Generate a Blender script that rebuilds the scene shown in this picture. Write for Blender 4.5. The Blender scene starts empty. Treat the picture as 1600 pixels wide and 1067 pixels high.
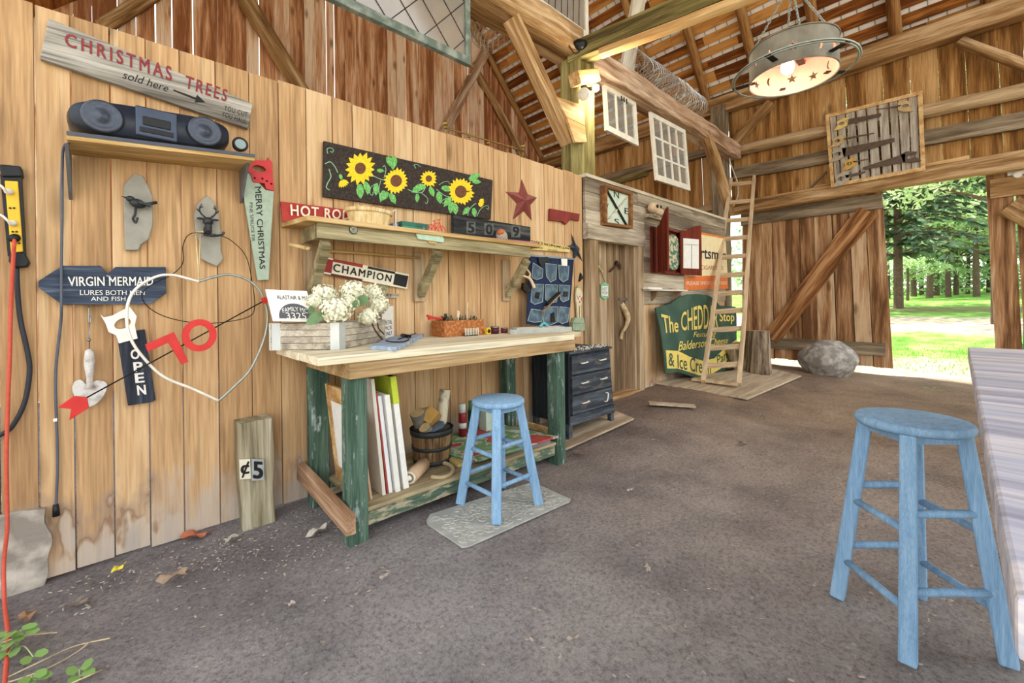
import bpy, bmesh, math, random
from mathutils import Vector as V, Matrix as M
C=bpy.context; D=bpy.data; S=C.scene; COL=S.collection
R=random.Random(7)
# ---------------- camera, world, lights, exposure ----------------
F,CX,CY,PHI,YAW,H=664.6,800.,474.,.012,math.radians(47.15),1.2
ax=V((math.cos(YAW),math.sin(YAW),0)); rt=V((math.sin(YAW),-math.cos(YAW),0)); zz=V((0,0,1))
cr=rt*math.cos(PHI)-zz*math.sin(PHI); cu=zz*math.cos(PHI)+rt*math.sin(PHI)
cd=D.cameras.new('camera'); cam=D.objects.new('camera',cd); COL.objects.link(cam)
cd.sensor_width=36; cd.lens=F/1600*36; cd.shift_y=-(533.5-CY)/1600; cd.clip_start=.02; cd.clip_end=500
m=M.Identity(4)
for i in range(3): m[i][0]=cr[i]; m[i][1]=cu[i]; m[i][2]=-ax[i]
m[2][3]=H; cam.matrix_world=m; S.camera=cam
S.view_settings.view_transform='Standard'; S.view_settings.look='None'; S.view_settings.gamma=1
S.view_settings.exposure=.95; S.view_settings.use_curve_mapping=False
S.cycles.max_bounces=8; S.cycles.transparent_max_bounces=12; S.cycles.sample_clamp_indirect=4
w=D.worlds.new('world'); S.world=w; w.use_nodes=True; nt=w.node_tree; nt.nodes.clear()
wo=nt.nodes.new('ShaderNodeOutputWorld'); bg=nt.nodes.new('ShaderNodeBackground')
tc=nt.nodes.new('ShaderNodeTexCoord'); sx=nt.nodes.new('ShaderNodeSeparateXYZ'); rp=nt.nodes.new('ShaderNodeValToRGB')
nt.links.new(tc.outputs['Generated'],sx.inputs[0]); nt.links.new(sx.outputs[2],rp.inputs[0])
rp.color_ramp.elements[0].color=(1,1,.97,1); rp.color_ramp.elements[1].color=(.80,.90,1,1)
nt.links.new(rp.outputs[0],bg.inputs[0]); bg.inputs[1].default_value=1.5; nt.links.new(bg.outputs[0],wo.inputs[0])
sl=D.lights.new('sun','SUN'); sl.energy=5.5; sl.angle=.02; sl.color=(1,.95,.85)
so=D.objects.new('sun',sl); COL.objects.link(so); so.location=(15,25,30)
so.rotation_euler=V((-.35*.5,-.93*.5,-.866)).to_track_quat('-Z','Y').to_euler()
# ---------------- pixel rays onto real planes ----------------
def ray(px,py): return ax+cr*((px-CX)/F)-cu*((py-CY)/F)
def on(px,py,i,v):
    d=ray(px,py); o=V((0,0,H)); return o+d*((v-o[i])/d[i])
WY=2.8; FX=8.95; BY=8.2
def Xp(px,py,x=FX-.1): return on(px,py,0,x)
def Yp(px,py,y=WY): return on(px,py,1,y)
def Zp(px,py,z=0.): return on(px,py,2,z)
def ss(a,b,x):
    t=max(0,min(1,(x-a)/(b-a))); return t*t*(3-2*t)
def Fp(px,py,h=0.):
    z=0.
    for _ in range(12): p=on(px,py,2,z+h); z=fl(p.x,p.y)
    return on(px,py,2,z+h)
def fl(x,y): return .12*ss(2.6,4.6,x)*ss(1.0,2.4,y)*(1-ss(8.2,8.9,x))   # dirt rises towards the far end of the wall
# ---------------- materials ----------------
def nodes(name):
    m=D.materials.new(name); m.use_nodes=True; n=m.node_tree; n.nodes.clear()
    o=n.nodes.new('ShaderNodeOutputMaterial'); p=n.nodes.new('ShaderNodeBsdfPrincipled'); n.links.new(p.outputs[0],o.inputs[0])
    return m,n,p,o
def N(n,t,**k):
    x=n.nodes.new(t)
    for a,b in k.items(): setattr(x,a,b)
    return x
def rgb(h):
    if isinstance(h,str):
        c=[int(h[i:i+2],16)/255 for i in (0,2,4)]
        return tuple(((x/12.92) if x<=.04045 else ((x+.055)/1.055)**2.4) for x in c)
    return tuple(h)
def setramp(r,cols):
    e=r.color_ramp.elements
    while len(e)>1: e.remove(e[-1])
    for i,(p,c) in enumerate(cols):
        q=e[0] if i==0 else e.new(p)
        q.position=p; q.color=(*rgb(c),1)
def mixc(n,a,b,f,bt='MIX'):
    x=N(n,'ShaderNodeMix',data_type='RGBA',blend_type=bt)
    for s,v in ((6,a),(7,b),(0,f)):
        if hasattr(v,'is_output'): n.links.new(v,x.inputs[s])
        else: x.inputs[s].default_value=(*rgb(v),1) if s else v
    return x.outputs[2]
def math_(n,op,a,b=0.):
    x=N(n,'ShaderNodeMath',operation=op)
    for i,v in ((0,a),(1,b)):
        if hasattr(v,'is_output'): n.links.new(v,x.inputs[i])
        else: x.inputs[i].default_value=v
    return x.outputs[0]
def bump(n,p,h,s,d=.01):
    b=N(n,'ShaderNodeBump'); b.inputs['Strength'].default_value=s; b.inputs['Distance'].default_value=d
    n.links.new(h,b.inputs['Height']); n.links.new(b.outputs[0],p.inputs['Normal'])
def mat(name,col,rough=.6,metal=0.,var=.12,sc=20.,bmp=.0,col2=None,spec=.3,lo=.45,hi=.65):
    m,n,p,o=nodes(name); t=N(n,'ShaderNodeTexCoord'); z=N(n,'ShaderNodeTexNoise'); z.inputs['Scale'].default_value=sc; z.inputs['Detail'].default_value=5
    n.links.new(t.outputs['Object'],z.inputs['Vector'])
    r=N(n,'ShaderNodeValToRGB'); c=rgb(col)
    if col2 is None: setramp(r,[(.3,tuple(x*(1-var) for x in c)),(.7,tuple(min(1,x*(1+var)) for x in c))])
    else: setramp(r,[(lo,c),(hi,col2)])
    n.links.new(z.outputs[0],r.inputs[0]); n.links.new(r.outputs[0],p.inputs['Base Color'])
    p.inputs['Roughness'].default_value=rough; p.inputs['Metallic'].default_value=metal; p.inputs['Specular IOR Level'].default_value=spec
    if bmp: bump(n,p,z.outputs[0],bmp)
    return m
def wood(name,cols,along='x',sc=1.,knots=.5,var=.25,hue=0.,streak=1.,tide=False,rough=.8,bmp=.25,paint=None,pamt=.5,grain=.45):
    """long-grained boards: cols = dark, mid, light; every loose board of a mesh gets its own shade"""
    m,n,p,o=nodes(name); t=N(n,'ShaderNodeTexCoord'); g=N(n,'ShaderNodeNewGeometry')
    rnd=g.outputs['Random Per Island']
    off=N(n,'ShaderNodeCombineXYZ'); k=math_(n,'MULTIPLY',rnd,37.)
    for i in range(3): n.links.new(k,off.inputs[i])
    ad=N(n,'ShaderNodeVectorMath',operation='ADD'); n.links.new(t.outputs['Object'],ad.inputs[0]); n.links.new(off.outputs[0],ad.inputs[1])
    def mp(al,ac):
        q=N(n,'ShaderNodeMapping'); q.inputs['Scale'].default_value=[al if c==along else ac for c in 'xyz']
        n.links.new(ad.outputs[0],q.inputs[0]); return q.outputs[0]
    a=N(n,'ShaderNodeTexNoise'); a.inputs['Scale'].default_value=1; a.inputs['Detail'].default_value=4; a.inputs['Distortion'].default_value=.6
    n.links.new(mp(.7*sc,9*sc),a.inputs['Vector'])
    b=N(n,'ShaderNodeTexNoise'); b.inputs['Scale'].default_value=1; b.inputs['Detail'].default_value=3
    n.links.new(mp(4*sc,90*sc),b.inputs['Vector'])
    f=math_(n,'ADD',math_(n,'MULTIPLY',math_(n,'SUBTRACT',a.outputs[0],.5),1.5*streak),math_(n,'MULTIPLY',math_(n,'SUBTRACT',b.outputs[0],.5),.75))
    f=math_(n,'ADD',math_(n,'ADD',f,.5),math_(n,'MULTIPLY',math_(n,'SUBTRACT',rnd,.5),var*1.6))
    r=N(n,'ShaderNodeValToRGB'); setramp(r,[(.15,cols[0]),(.5,cols[1]),(.85,cols[2])]); n.links.new(f,r.inputs[0])
    c=r.outputs[0]; h=b.outputs[0]
    e=N(n,'ShaderNodeTexNoise'); e.inputs['Scale'].default_value=1; e.inputs['Detail'].default_value=2; n.links.new(mp(1.6*sc,46*sc),e.inputs['Vector'])
    er=N(n,'ShaderNodeMapRange'); er.inputs[1].default_value=.56; er.inputs[2].default_value=.68; er.inputs[4].default_value=grain; n.links.new(e.outputs[0],er.inputs[0])
    c=mixc(n,c,tuple(x*.45 for x in rgb(cols[1])),er.outputs[0])
    if knots:
        v=N(n,'ShaderNodeTexVoronoi'); v.inputs['Scale'].default_value=1; n.links.new(mp(1.5*sc,4.2*sc),v.inputs['Vector'])
        kr=N(n,'ShaderNodeMapRange'); kr.inputs[1].default_value=.07; kr.inputs[2].default_value=.19; kr.inputs[3].default_value=knots; kr.inputs[4].default_value=0
        n.links.new(v.outputs['Distance'],kr.inputs[0])
        c=mixc(n,c,tuple(x*.35 for x in rgb(cols[0])),kr.outputs[0])
    if tide:   # damp line and dirt splashed along the foot of the boards
        s=N(n,'ShaderNodeSeparateXYZ'); n.links.new(t.outputs['Object'],s.inputs[0])
        tn=N(n,'ShaderNodeTexNoise'); tn.inputs['Scale'].default_value=5; tn.inputs['Detail'].default_value=2.5; n.links.new(mp(1.2,3.),tn.inputs['Vector'])
        zz_=math_(n,'ADD',s.outputs[2],math_(n,'MULTIPLY',math_(n,'SUBTRACT',tn.outputs[0],.5),.75))
        r2=N(n,'ShaderNodeValToRGB'); setramp(r2,[(.02,(1,1,1)),(.2,(.5,.5,.5)),(.34,(0,0,0))]); n.links.new(zz_,r2.inputs[0])
        c=mixc(n,c,(.46,.42,.38),math_(n,'MULTIPLY',r2.outputs[0],.7))
        r3=N(n,'ShaderNodeValToRGB'); setramp(r3,[(.10,(0,0,0)),(.17,(1,1,1)),(.20,(.55,.55,.55)),(.34,(0,0,0))]); n.links.new(zz_,r3.inputs[0])
        tq=N(n,'ShaderNodeTexNoise'); tq.inputs['Scale'].default_value=2.3; n.links.new(t.outputs['Object'],tq.inputs[0]); tr_=N(n,'ShaderNodeMapRange'); tr_.inputs[1].default_value=.5; tr_.inputs[2].default_value=.6; n.links.new(tq.outputs[0],tr_.inputs[0])
        c=mixc(n,c,(.20,.10,.045),math_(n,'MULTIPLY',math_(n,'MULTIPLY',r3.outputs[0],tr_.outputs[0]),.75))
    if paint:
        pn=N(n,'ShaderNodeTexNoise'); pn.inputs['Scale'].default_value=1; pn.inputs['Detail'].default_value=7; pn.inputs['Roughness'].default_value=.7
        n.links.new(mp(5,16),pn.inputs['Vector'])
        pr=N(n,'ShaderNodeValToRGB'); setramp(pr,[(1-pamt-.04,(0,0,0)),(1-pamt+.04,(1,1,1))]); n.links.new(pn.outputs[0],pr.inputs[0])
        c=mixc(n,c,paint,pr.outputs[0])
    n.links.new(c,p.inputs['Base Color']); p.inputs['Roughness'].default_value=rough; p.inputs['Specular IOR Level'].default_value=.2
    if bmp: bump(n,p,h,bmp,.004)
    return m
def emit(name,col,s):
    m,n,p,o=nodes(name); p.inputs['Base Color'].default_value=(1,1,1,1); p.inputs['Emission Color'].default_value=(*col,1); p.inputs['Emission Strength'].default_value=s; return m
def glass(name,dust=.12,tint=(.9,.95,.95),dc=(.75,.78,.78)):
    m,n,p,o=nodes(name); n.nodes.remove(p)
    tr=N(n,'ShaderNodeBsdfTransparent'); gl=N(n,'ShaderNodeBsdfGlossy'); df=N(n,'ShaderNodeBsdfDiffuse'); gl.inputs['Roughness'].default_value=.08
    tr.inputs[0].default_value=(*tint,1); df.inputs[0].default_value=(*dc,1)
    a=N(n,'ShaderNodeMixShader'); b=N(n,'ShaderNodeMixShader'); a.inputs[0].default_value=.14; b.inputs[0].default_value=dust
    n.links.new(tr.outputs[0],a.inputs[1]); n.links.new(gl.outputs[0],a.inputs[2]); n.links.new(a.outputs[0],b.inputs[1]); n.links.new(df.outputs[0],b.inputs[2]); n.links.new(b.outputs[0],o.inputs[0])
    return m
# ---------------- building helpers ----------------
def smooth_pts(pts,n=6,closed=False):
    P=[V(p) for p in pts]; L=len(P); out=[]
    rng=range(L) if closed else range(L-1)
    for i in rng:
        a=P[(i-1)%L] if closed or i>0 else P[0]; b=P[i]; c=P[(i+1)%L]; d=P[(i+2)%L] if closed or i<L-2 else P[-1]
        for k in range(n):
            t=k/n; out.append(.5*((2*b)+(c-a)*t+(2*a-5*b+4*c-d)*t*t+(3*b-a-3*c+d)*t**3))
    if not closed: out.append(P[-1])
    return out
class B:
    def __init__(s): s.b=bmesh.new()
    def hexa(s,p):
        v=[s.b.verts.new(q) for q in p]
        for f in ((3,2,1,0),(4,5,6,7),(0,1,5,4),(1,2,6,5),(2,3,7,6),(3,0,4,7)): s.b.faces.new([v[i] for i in f])
        return s
    def box(s,lo,hi):
        (a,b,c),(d,e,f)=lo,hi
        return s.hexa([(a,b,c),(d,b,c),(d,e,c),(a,e,c),(a,b,f),(d,b,f),(d,e,f),(a,e,f)])
    def bar(s,p0,p1,w,h,up=(0,0,1),w1=None,h1=None):
        p0,p1=V(p0),V(p1); d=(p1-p0).normalized(); u=V(up); sd=d.cross(u)
        if sd.length<1e-4: sd=d.cross(V((0,1,0)))
        sd.normalize(); u=sd.cross(d); w1=w1 or w; h1=h1 or h; q=[]
        for p,a,b in ((p0,w/2,h/2),(p1,w1/2,h1/2)): q+=[p-sd*a-u*b,p+sd*a-u*b,p+sd*a+u*b,p-sd*a+u*b]
        return s.hexa(q)
    def tube(s,pts,r,n=8,closed=False):
        P=[V(p) for p in pts]; L=len(P); rings=[]
        rr=r if callable(r) else (lambda t:r)
        nrm=None
        for i,p in enumerate(P):
            a=P[(i-1)%L] if closed or i>0 else P[i]; b=P[(i+1)%L] if closed or i<L-1 else P[i]
            d=(b-a).normalized()
            if nrm is None: nrm=d.orthogonal().normalized()
            nrm=(nrm-d*nrm.dot(d)).normalized(); bn=d.cross(nrm); q=rr(i/max(1,L-1))
            rings.append([s.b.verts.new(p+nrm*(q*math.cos(2*math.pi*k/n))+bn*(q*math.sin(2*math.pi*k/n))) for k in range(n)])
        for i in range(L if closed else L-1):
            A,Bb=rings[i],rings[(i+1)%L]
            for k in range(n): s.b.faces.new([A[k],A[(k+1)%n],Bb[(k+1)%n],Bb[k]])
        if not closed: s.b.faces.new(rings[0][::-1]); s.b.faces.new(rings[-1])
        return s
    def cyl(s,p0,p1,r0,r1=None,n=16):
        r1=r0 if r1 is None else r1; return s.tube([p0,p1],lambda t:r0+(r1-r0)*t,n)
    def lathe(s,prof,c=(0,0,0),axis=(0,0,1),n=24,sx=1.,sy=1.,ref=None,cap=True):
        z=V(axis).normalized(); x=V(ref) if ref else z.orthogonal().normalized(); y=z.cross(x); c=V(c); rings=[]
        for r,h in prof:
            rings.append([s.b.verts.new(c+z*h+x*(r*sx*math.cos(2*math.pi*k/n))+y*(r*sy*math.sin(2*math.pi*k/n))) for k in range(n)])
        for A,Bb in zip(rings,rings[1:]):
            for k in range(n): s.b.faces.new([A[k],A[(k+1)%n],Bb[(k+1)%n],Bb[k]])
        if cap and prof[0][0]>1e-5: s.b.faces.new(rings[0][::-1])
        if cap and prof[-1][0]>1e-5: s.b.faces.new(rings[-1])
        return s
    def ball(s,c,rx,ry=None,rz=None,jit=0,sub=3,seed=0,rot=None):
        ry=ry or rx; rz=rz or rx
        q=bmesh.ops.create_icosphere(s.b,subdivisions=sub,radius=1); rg=random.Random(seed)
        ph=[rg.uniform(0,6) for _ in range(9)]
        for v in q['verts']:
            o=v.co.copy(); k=1+jit*(math.sin(3*o.x+ph[0])+math.sin(4*o.y+ph[1])+math.sin(5*o.z+ph[2])+.6*math.sin(9*o.x+7*o.y+ph[3])+.5*math.sin(11*o.z-8*o.y+ph[4]))/3
            p=V((o.x*rx,o.y*ry,o.z*rz))*k
            if rot: p=rot@p
            v.co=p+V(c)
        return s
    def plate(s,loops,vec):
        """flat outline (first loop) with holes (other loops), given real thickness vec"""
        es=[]
        for lp in loops:
            v=[s.b.verts.new(p) for p in lp]
            es+=[s.b.edges.new((v[i],v[(i+1)%len(v)])) for i in range(len(v))]
        if len(loops)==1: fs=[s.b.faces.new(v)]
        else: fs=[g for g in bmesh.ops.triangle_fill(s.b,use_beauty=True,use_dissolve=False,edges=es)['geom'] if isinstance(g,bmesh.types.BMFace)]
        e=bmesh.ops.extrude_face_region(s.b,geom=fs)
        bmesh.ops.translate(s.b,vec=V(vec),verts=[g for g in e['geom'] if isinstance(g,bmesh.types.BMVert)])
        return s
    def obj(s,name,m=None,parent=None,smooth=False,bevel=0,mw=None):
        bmesh.ops.recalc_face_normals(s.b,faces=s.b.faces[:])
        me=D.meshes.new(name); s.b.to_mesh(me); s.b.free()
        return put(name,me,m,parent,smooth,bevel,mw)
def put(name,me,m=None,parent=None,smooth=False,bevel=0,mw=None):
    o=D.objects.new(name,me); COL.objects.link(o)
    if m: me.materials.clear(); me.materials.append(m)
    if mw is not None: o.matrix_world=mw
    if parent:
        o.parent=parent; o.matrix_parent_inverse=wm(parent).inverted()
    if smooth:
        for p in me.polygons: p.use_smooth=True
    if bevel:
        b=o.modifiers.new('bevel','BEVEL'); b.width=bevel; b.segments=2; b.limit_method='ANGLE'
    return o
def wm(o):
    return (wm(o.parent)@o.matrix_parent_inverse@o.matrix_basis) if o.parent else o.matrix_basis.copy()
def tag(o,label,cat,group=None,kind=None):
    o['label']=label; o['category']=cat
    if group: o['group']=group
    if kind: o['kind']=kind
    return o
def T(name,label,cat,loc=(0,0,0),group=None,kind=None):
    o=D.objects.new(name,None); COL.objects.link(o); o.location=loc; o.empty_display_size=.1
    return tag(o,label,cat,group,kind)
def st(o): o['kind']='structure'; return o
def dup(root,delta,label,group=None):
    r=root.copy(); COL.objects.link(r); r.location=V(root.location)+V(delta); r['label']=label
    if group: r['group']=group
    for ch in list(root.children):
        c=ch.copy(); COL.objects.link(c); c.parent=r
        for g in ch.children:
            e=g.copy(); COL.objects.link(e); e.parent=c
    return r
def beam(name,p0,p1,w,h,m,parent=None,up=(0,0,1),rough=.006,taper=1.,round_=False,seed=None):
    """hewn or sawn timber from p0 to p1 in its own local frame (length along x)"""
    p0,p1=V(p0),V(p1); d=p1-p0; L=d.length; d.normalize(); u=V(up); sd=u.cross(d)
    if sd.length<1e-3: sd=V((0,1,0)).cross(d)
    sd.normalize(); u=d.cross(sd); rg=random.Random(seed if seed is not None else int(L*1000+p0.x*77+p0.y*31))
    n=max(3,int(L/.25)); b=bmesh.new(); rings=[]; k=12 if round_ else 8; ph=[rg.uniform(0,6) for _ in range(4)]
    for i in range(n+1):
        x=L*i/n; t=1+(taper-1)*i/n; ring=[]
        wob=(rough*1.5*math.sin(x*2.1+ph[0]),rough*1.5*math.sin(x*1.7+ph[1]))
        for j in range(k):
            if round_: a=2*math.pi*j/k; y,z=math.cos(a)*w/2,math.sin(a)*h/2
            else:
                c=.06*min(w,h); q=[(w/2,-h/2+c),(w/2,h/2-c),(w/2-c,h/2),(-w/2+c,h/2),(-w/2,h/2-c),(-w/2,-h/2+c),(-w/2+c,-h/2),(w/2-c,-h/2)]; y,z=q[j]
            ring.append(b.verts.new((x,y*t+wob[0]+rg.uniform(-rough,rough),z*t+wob[1]+rg.uniform(-rough,rough))))
        rings.append(ring)
    for A,Bb in zip(rings,rings[1:]):
        for j in range(k): b.faces.new([A[j],A[(j+1)%k],Bb[(j+1)%k],Bb[j]])
    b.faces.new(rings[0][::-1]); b.faces.new(rings[-1])
    bmesh.ops.recalc_face_normals(b,faces=b.faces[:])
    me=D.meshes.new(name); b.to_mesh(me); b.free()
    mw=M.Identity(4)
    for i in range(3): mw[i][0]=d[i]; mw[i][1]=sd[i]; mw[i][2]=u[i]; mw[i][3]=p0[i]
    return put(name,me,m,parent,round_,0,mw)
def pl(name,px,y,t,m,parent=None,holes=(),bevel=0,f=Yp):
    """outline traced on the plane y (or x with f=Xp), thickness t going back to the wall"""
    vec=(0,t,0) if f is Yp else ((t,0,0) if f is Xp else (0,0,-t))
    return B().plate([[f(*p,y) for p in lp] for lp in [px,*holes]],vec).obj(name,m,parent,bevel=bevel)
_tc={}
def tmesh(s,bold=.0,sp=1.,shear=0.):
    k=(s,bold,sp,shear)
    if k not in _tc:
        c=D.curves.new('t','FONT'); c.body=s; c.offset=bold; c.space_character=sp; c.shear=shear; c.resolution_u=3
        o=D.objects.new('t',c); COL.objects.link(o); C.view_layer.update()
        e=o.evaluated_get(C.evaluated_depsgraph_get()); me=e.to_mesh()
        vs=[v.co.copy() for v in me.vertices]; fs=[tuple(p.vertices) for p in me.polygons]; e.to_mesh_clear(); D.objects.remove(o); D.curves.remove(c)
        x0=min(v.x for v in vs); x1=max(v.x for v in vs); y0=min(v.y for v in vs); y1=max(v.y for v in vs)
        _tc[k]=([((v.x-x0)/(x1-x0),(v.y-y0)/(y1-y0)) for v in vs],fs,(y1-y0)/(x1-x0))
    return _tc[k]
def lettering(s,q,m,parent,lift=.0015,bold=.01,sp=1.,shear=0.,warp=None,name='lettering'):
    """letters of s laid on the 3D quad q = tl,tr,br,bl, raised lift towards the viewer side"""
    vs,fs,asp=tmesh(s,0.,sp,shear); tl,tr,br,bl=[V(p) for p in q]
    nrm=(tr-tl).cross(bl-tl).normalized()
    if nrm.dot(V((0,0,H))-tl)<0: nrm=-nrm
    b=bmesh.new()
    for k_,(du,dv) in enumerate([(0,0)] if bold<=.01 else [(-1,-1),(1,-1),(1,1),(-1,1)]):   # heavier strokes: the outline laid down slightly shifted
        out=[]
        for u,v in vs:
            if warp: u,v=warp(u,v)
            u+=du*bold*.9*asp; v+=dv*bold*.6
            p=(bl*(1-u)+br*u)*(1-v)+(tl*(1-u)+tr*u)*v
            out.append(b.verts.new(p+nrm*(lift+.0004*k_)))
        for f in fs:
            try: b.faces.new([out[i] for i in f])
            except ValueError: pass
    me=D.meshes.new(name); b.to_mesh(me); b.free()
    return put(name,me,m,parent)
def quad(px,y,f=Yp): return [f(*p,y) for p in px]
def ell(cx,cy,rx,ry,n=24,a=0.):
    return [(cx+rx*math.cos(2*math.pi*i/n)*math.cos(a)-ry*math.sin(2*math.pi*i/n)*math.sin(a),cy+rx*math.cos(2*math.pi*i/n)*math.sin(a)+ry*math.sin(2*math.pi*i/n)*math.cos(a)) for i in range(n)]
def Q(pts,s,ox,oy): return [(ox+x*s,oy+y*s) for x,y in pts]
# ---------------- palette ----------------
PINE=wood('fresh pine',['9b7854','c59f73','dabc94'],'z',1,.6,.2,streak=.55,tide=True)
PINEX=wood('pine shelf board',['8a6a3c','b8955c','d3b684'],'x',1,.3,.3)
BARN=wood('old red brown barn board',['925c38','d29c72','efd6ba'],'z',1,.7,.4,streak=1.2)
BARN2=wood('amber barn board',['6c4822','a87a44','cca672'],'z',1,.6,.35,streak=1.)
DOORW=wood('weathered door board',['67452a','a67c54','ccae8a'],'z',1,.6,.3,streak=1.3)
GREYX=wood('silver grey board',['6b5f50','a2947f','c9bda8'],'x',1,.35,.4)
GREYZ=wood('grey brown board',['5f4c38','93795a','b8a284'],'z',1,.4,.4)
LATH=wood('roof lath',['643614','a86a30','cf9a58'],'y',1,.4,.5,streak=1.2)
TIMB=wood('hewn timber',['66482a','a07c50','cdb08a'],'x',1,.35,.2,streak=1.2)
TIMBG=wood('green grey timber',['50452a','7d7244','a8a06c'],'x',1,.3,.2,streak=1.2)
TIMBP=wood('pinkish hewn beam',['7b5c40','b3937a','d8c3ac'],'x',1,.3,.2,streak=1.2)
POLE=wood('pole rafter',['4a2c14','8a5f34','b08a58'],'x',1,.3,.3)
RAIL=wood('grey rail',['4a3e30','7f705a','a8987e'],'x',1,.3,.3)
LOG=wood('bare log',['6a5236','a68a64','cdb693'],'x',1,.3,.3)
FRESH=wood('fresh sawn stud',['a27844','cfa872','e6cb9a'],'x',1,.3,.3)
WHITEW=wood('whitewashed plank',['a89c88','d4ccbe','ece6da'],'x',1,.2,.3)
BLACK=mat('black plastic','17181b',.45,0,.2,30); DARK=mat('dark metal','2a2724',.5,.7,.3,40,.2)
WHITE=mat('white paint','e6e4dc',.6,0,.06,25,.1); STEEL=mat('grey steel','8d9294',.4,.9,.15,30)
RED=mat('red paint','c8322e',.5,0,.1,20,.1); BLKP=mat('black lettering paint','1c1b1a',.6,0,.1,40)
# ---------------- ground, floor ----------------
def grid(x0,x1,nx,y0,y1,ny,f):
    b=B(); v=[[b.b.verts.new((x0+(x1-x0)*i/nx,y0+(y1-y0)*j/ny,f(x0+(x1-x0)*i/nx,y0+(y1-y0)*j/ny))) for j in range(ny+1)] for i in range(nx+1)]
    for i in range(nx):
        for j in range(ny): b.b.faces.new([v[i][j],v[i+1][j],v[i+1][j+1],v[i][j+1]])
    return b
def dirtmat():
    m,n,p,o=nodes('packed dirt'); t=N(n,'ShaderNodeTexCoord')
    def nz(s,d,r=.6):
        z=N(n,'ShaderNodeTexNoise'); z.inputs['Scale'].default_value=s; z.inputs['Detail'].default_value=d; z.inputs['Roughness'].default_value=r; n.links.new(t.outputs['Object'],z.inputs[0]); return z.outputs[0]
    a=N(n,'ShaderNodeValToRGB'); setramp(a,[(.3,'8f8b8d'),(.5,'b2adad'),(.72,'cbc6c3')]); n.links.new(nz(1.6,8,.65),a.inputs[0])
    fine=nz(55,6,.8); b=N(n,'ShaderNodeValToRGB'); setramp(b,[(.34,(.38,.36,.35)),(.5,(1,1,1)),(.68,(1.35,1.33,1.3))]); n.links.new(fine,b.inputs[0])
    c=mixc(n,a.outputs[0],b.outputs[0],.8,'MULTIPLY')
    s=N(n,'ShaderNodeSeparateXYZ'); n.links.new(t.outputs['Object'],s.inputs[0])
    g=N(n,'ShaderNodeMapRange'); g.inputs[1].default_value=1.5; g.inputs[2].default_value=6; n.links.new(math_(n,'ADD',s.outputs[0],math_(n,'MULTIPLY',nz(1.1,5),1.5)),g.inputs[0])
    c=mixc(n,c,mixc(n,c,(.86,.66,.46),1.,'MULTIPLY'),g.outputs[0])  # warmer light towards the far end tinted into the dirt colour
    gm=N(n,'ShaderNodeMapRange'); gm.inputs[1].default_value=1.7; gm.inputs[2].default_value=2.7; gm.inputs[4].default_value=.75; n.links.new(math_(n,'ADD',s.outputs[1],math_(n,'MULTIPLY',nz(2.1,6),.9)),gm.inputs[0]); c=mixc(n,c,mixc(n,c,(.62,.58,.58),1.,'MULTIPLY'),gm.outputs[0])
    v=N(n,'ShaderNodeTexVoronoi',feature='F1'); v.inputs['Scale'].default_value=34; n.links.new(t.outputs['Object'],v.inputs['Vector'])
    vs=N(n,'ShaderNodeSeparateColor'); n.links.new(v.outputs['Color'],vs.inputs[0])
    q=math_(n,'MULTIPLY',math_(n,'LESS_THAN',v.outputs['Distance'],.22),math_(n,'GREATER_THAN',vs.outputs[0],.83))
    c=mixc(n,c,mixc(n,(.30,.26,.22),(.62,.56,.48),vs.outputs[1]),math_(n,'MULTIPLY',q,.85))
    n.links.new(c,p.inputs['Base Color']); p.inputs['Roughness'].default_value=.95; p.inputs['Specular IOR Level'].default_value=.15
    h=math_(n,'ADD',math_(n,'MULTIPLY',nz(9,8,.7),1.),math_(n,'ADD',math_(n,'MULTIPLY',fine,.35),math_(n,'MULTIPLY',q,.2)))
    bump(n,p,h,1.,.05); return m
def bumpy(x,y): return .008*math.sin(3.1*x+1.7*y)+.006*math.sin(5.3*y-2.2*x)+.004*math.sin(11*x+7*y)
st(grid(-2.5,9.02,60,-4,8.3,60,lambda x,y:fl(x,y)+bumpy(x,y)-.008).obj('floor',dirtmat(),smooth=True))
def terr(x,y): 
    t=max(0,x-9.6); return .078*min(t,13)+.03*max(0,t-13)-.03+.02*math.sin(x*1.3+y)
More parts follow.
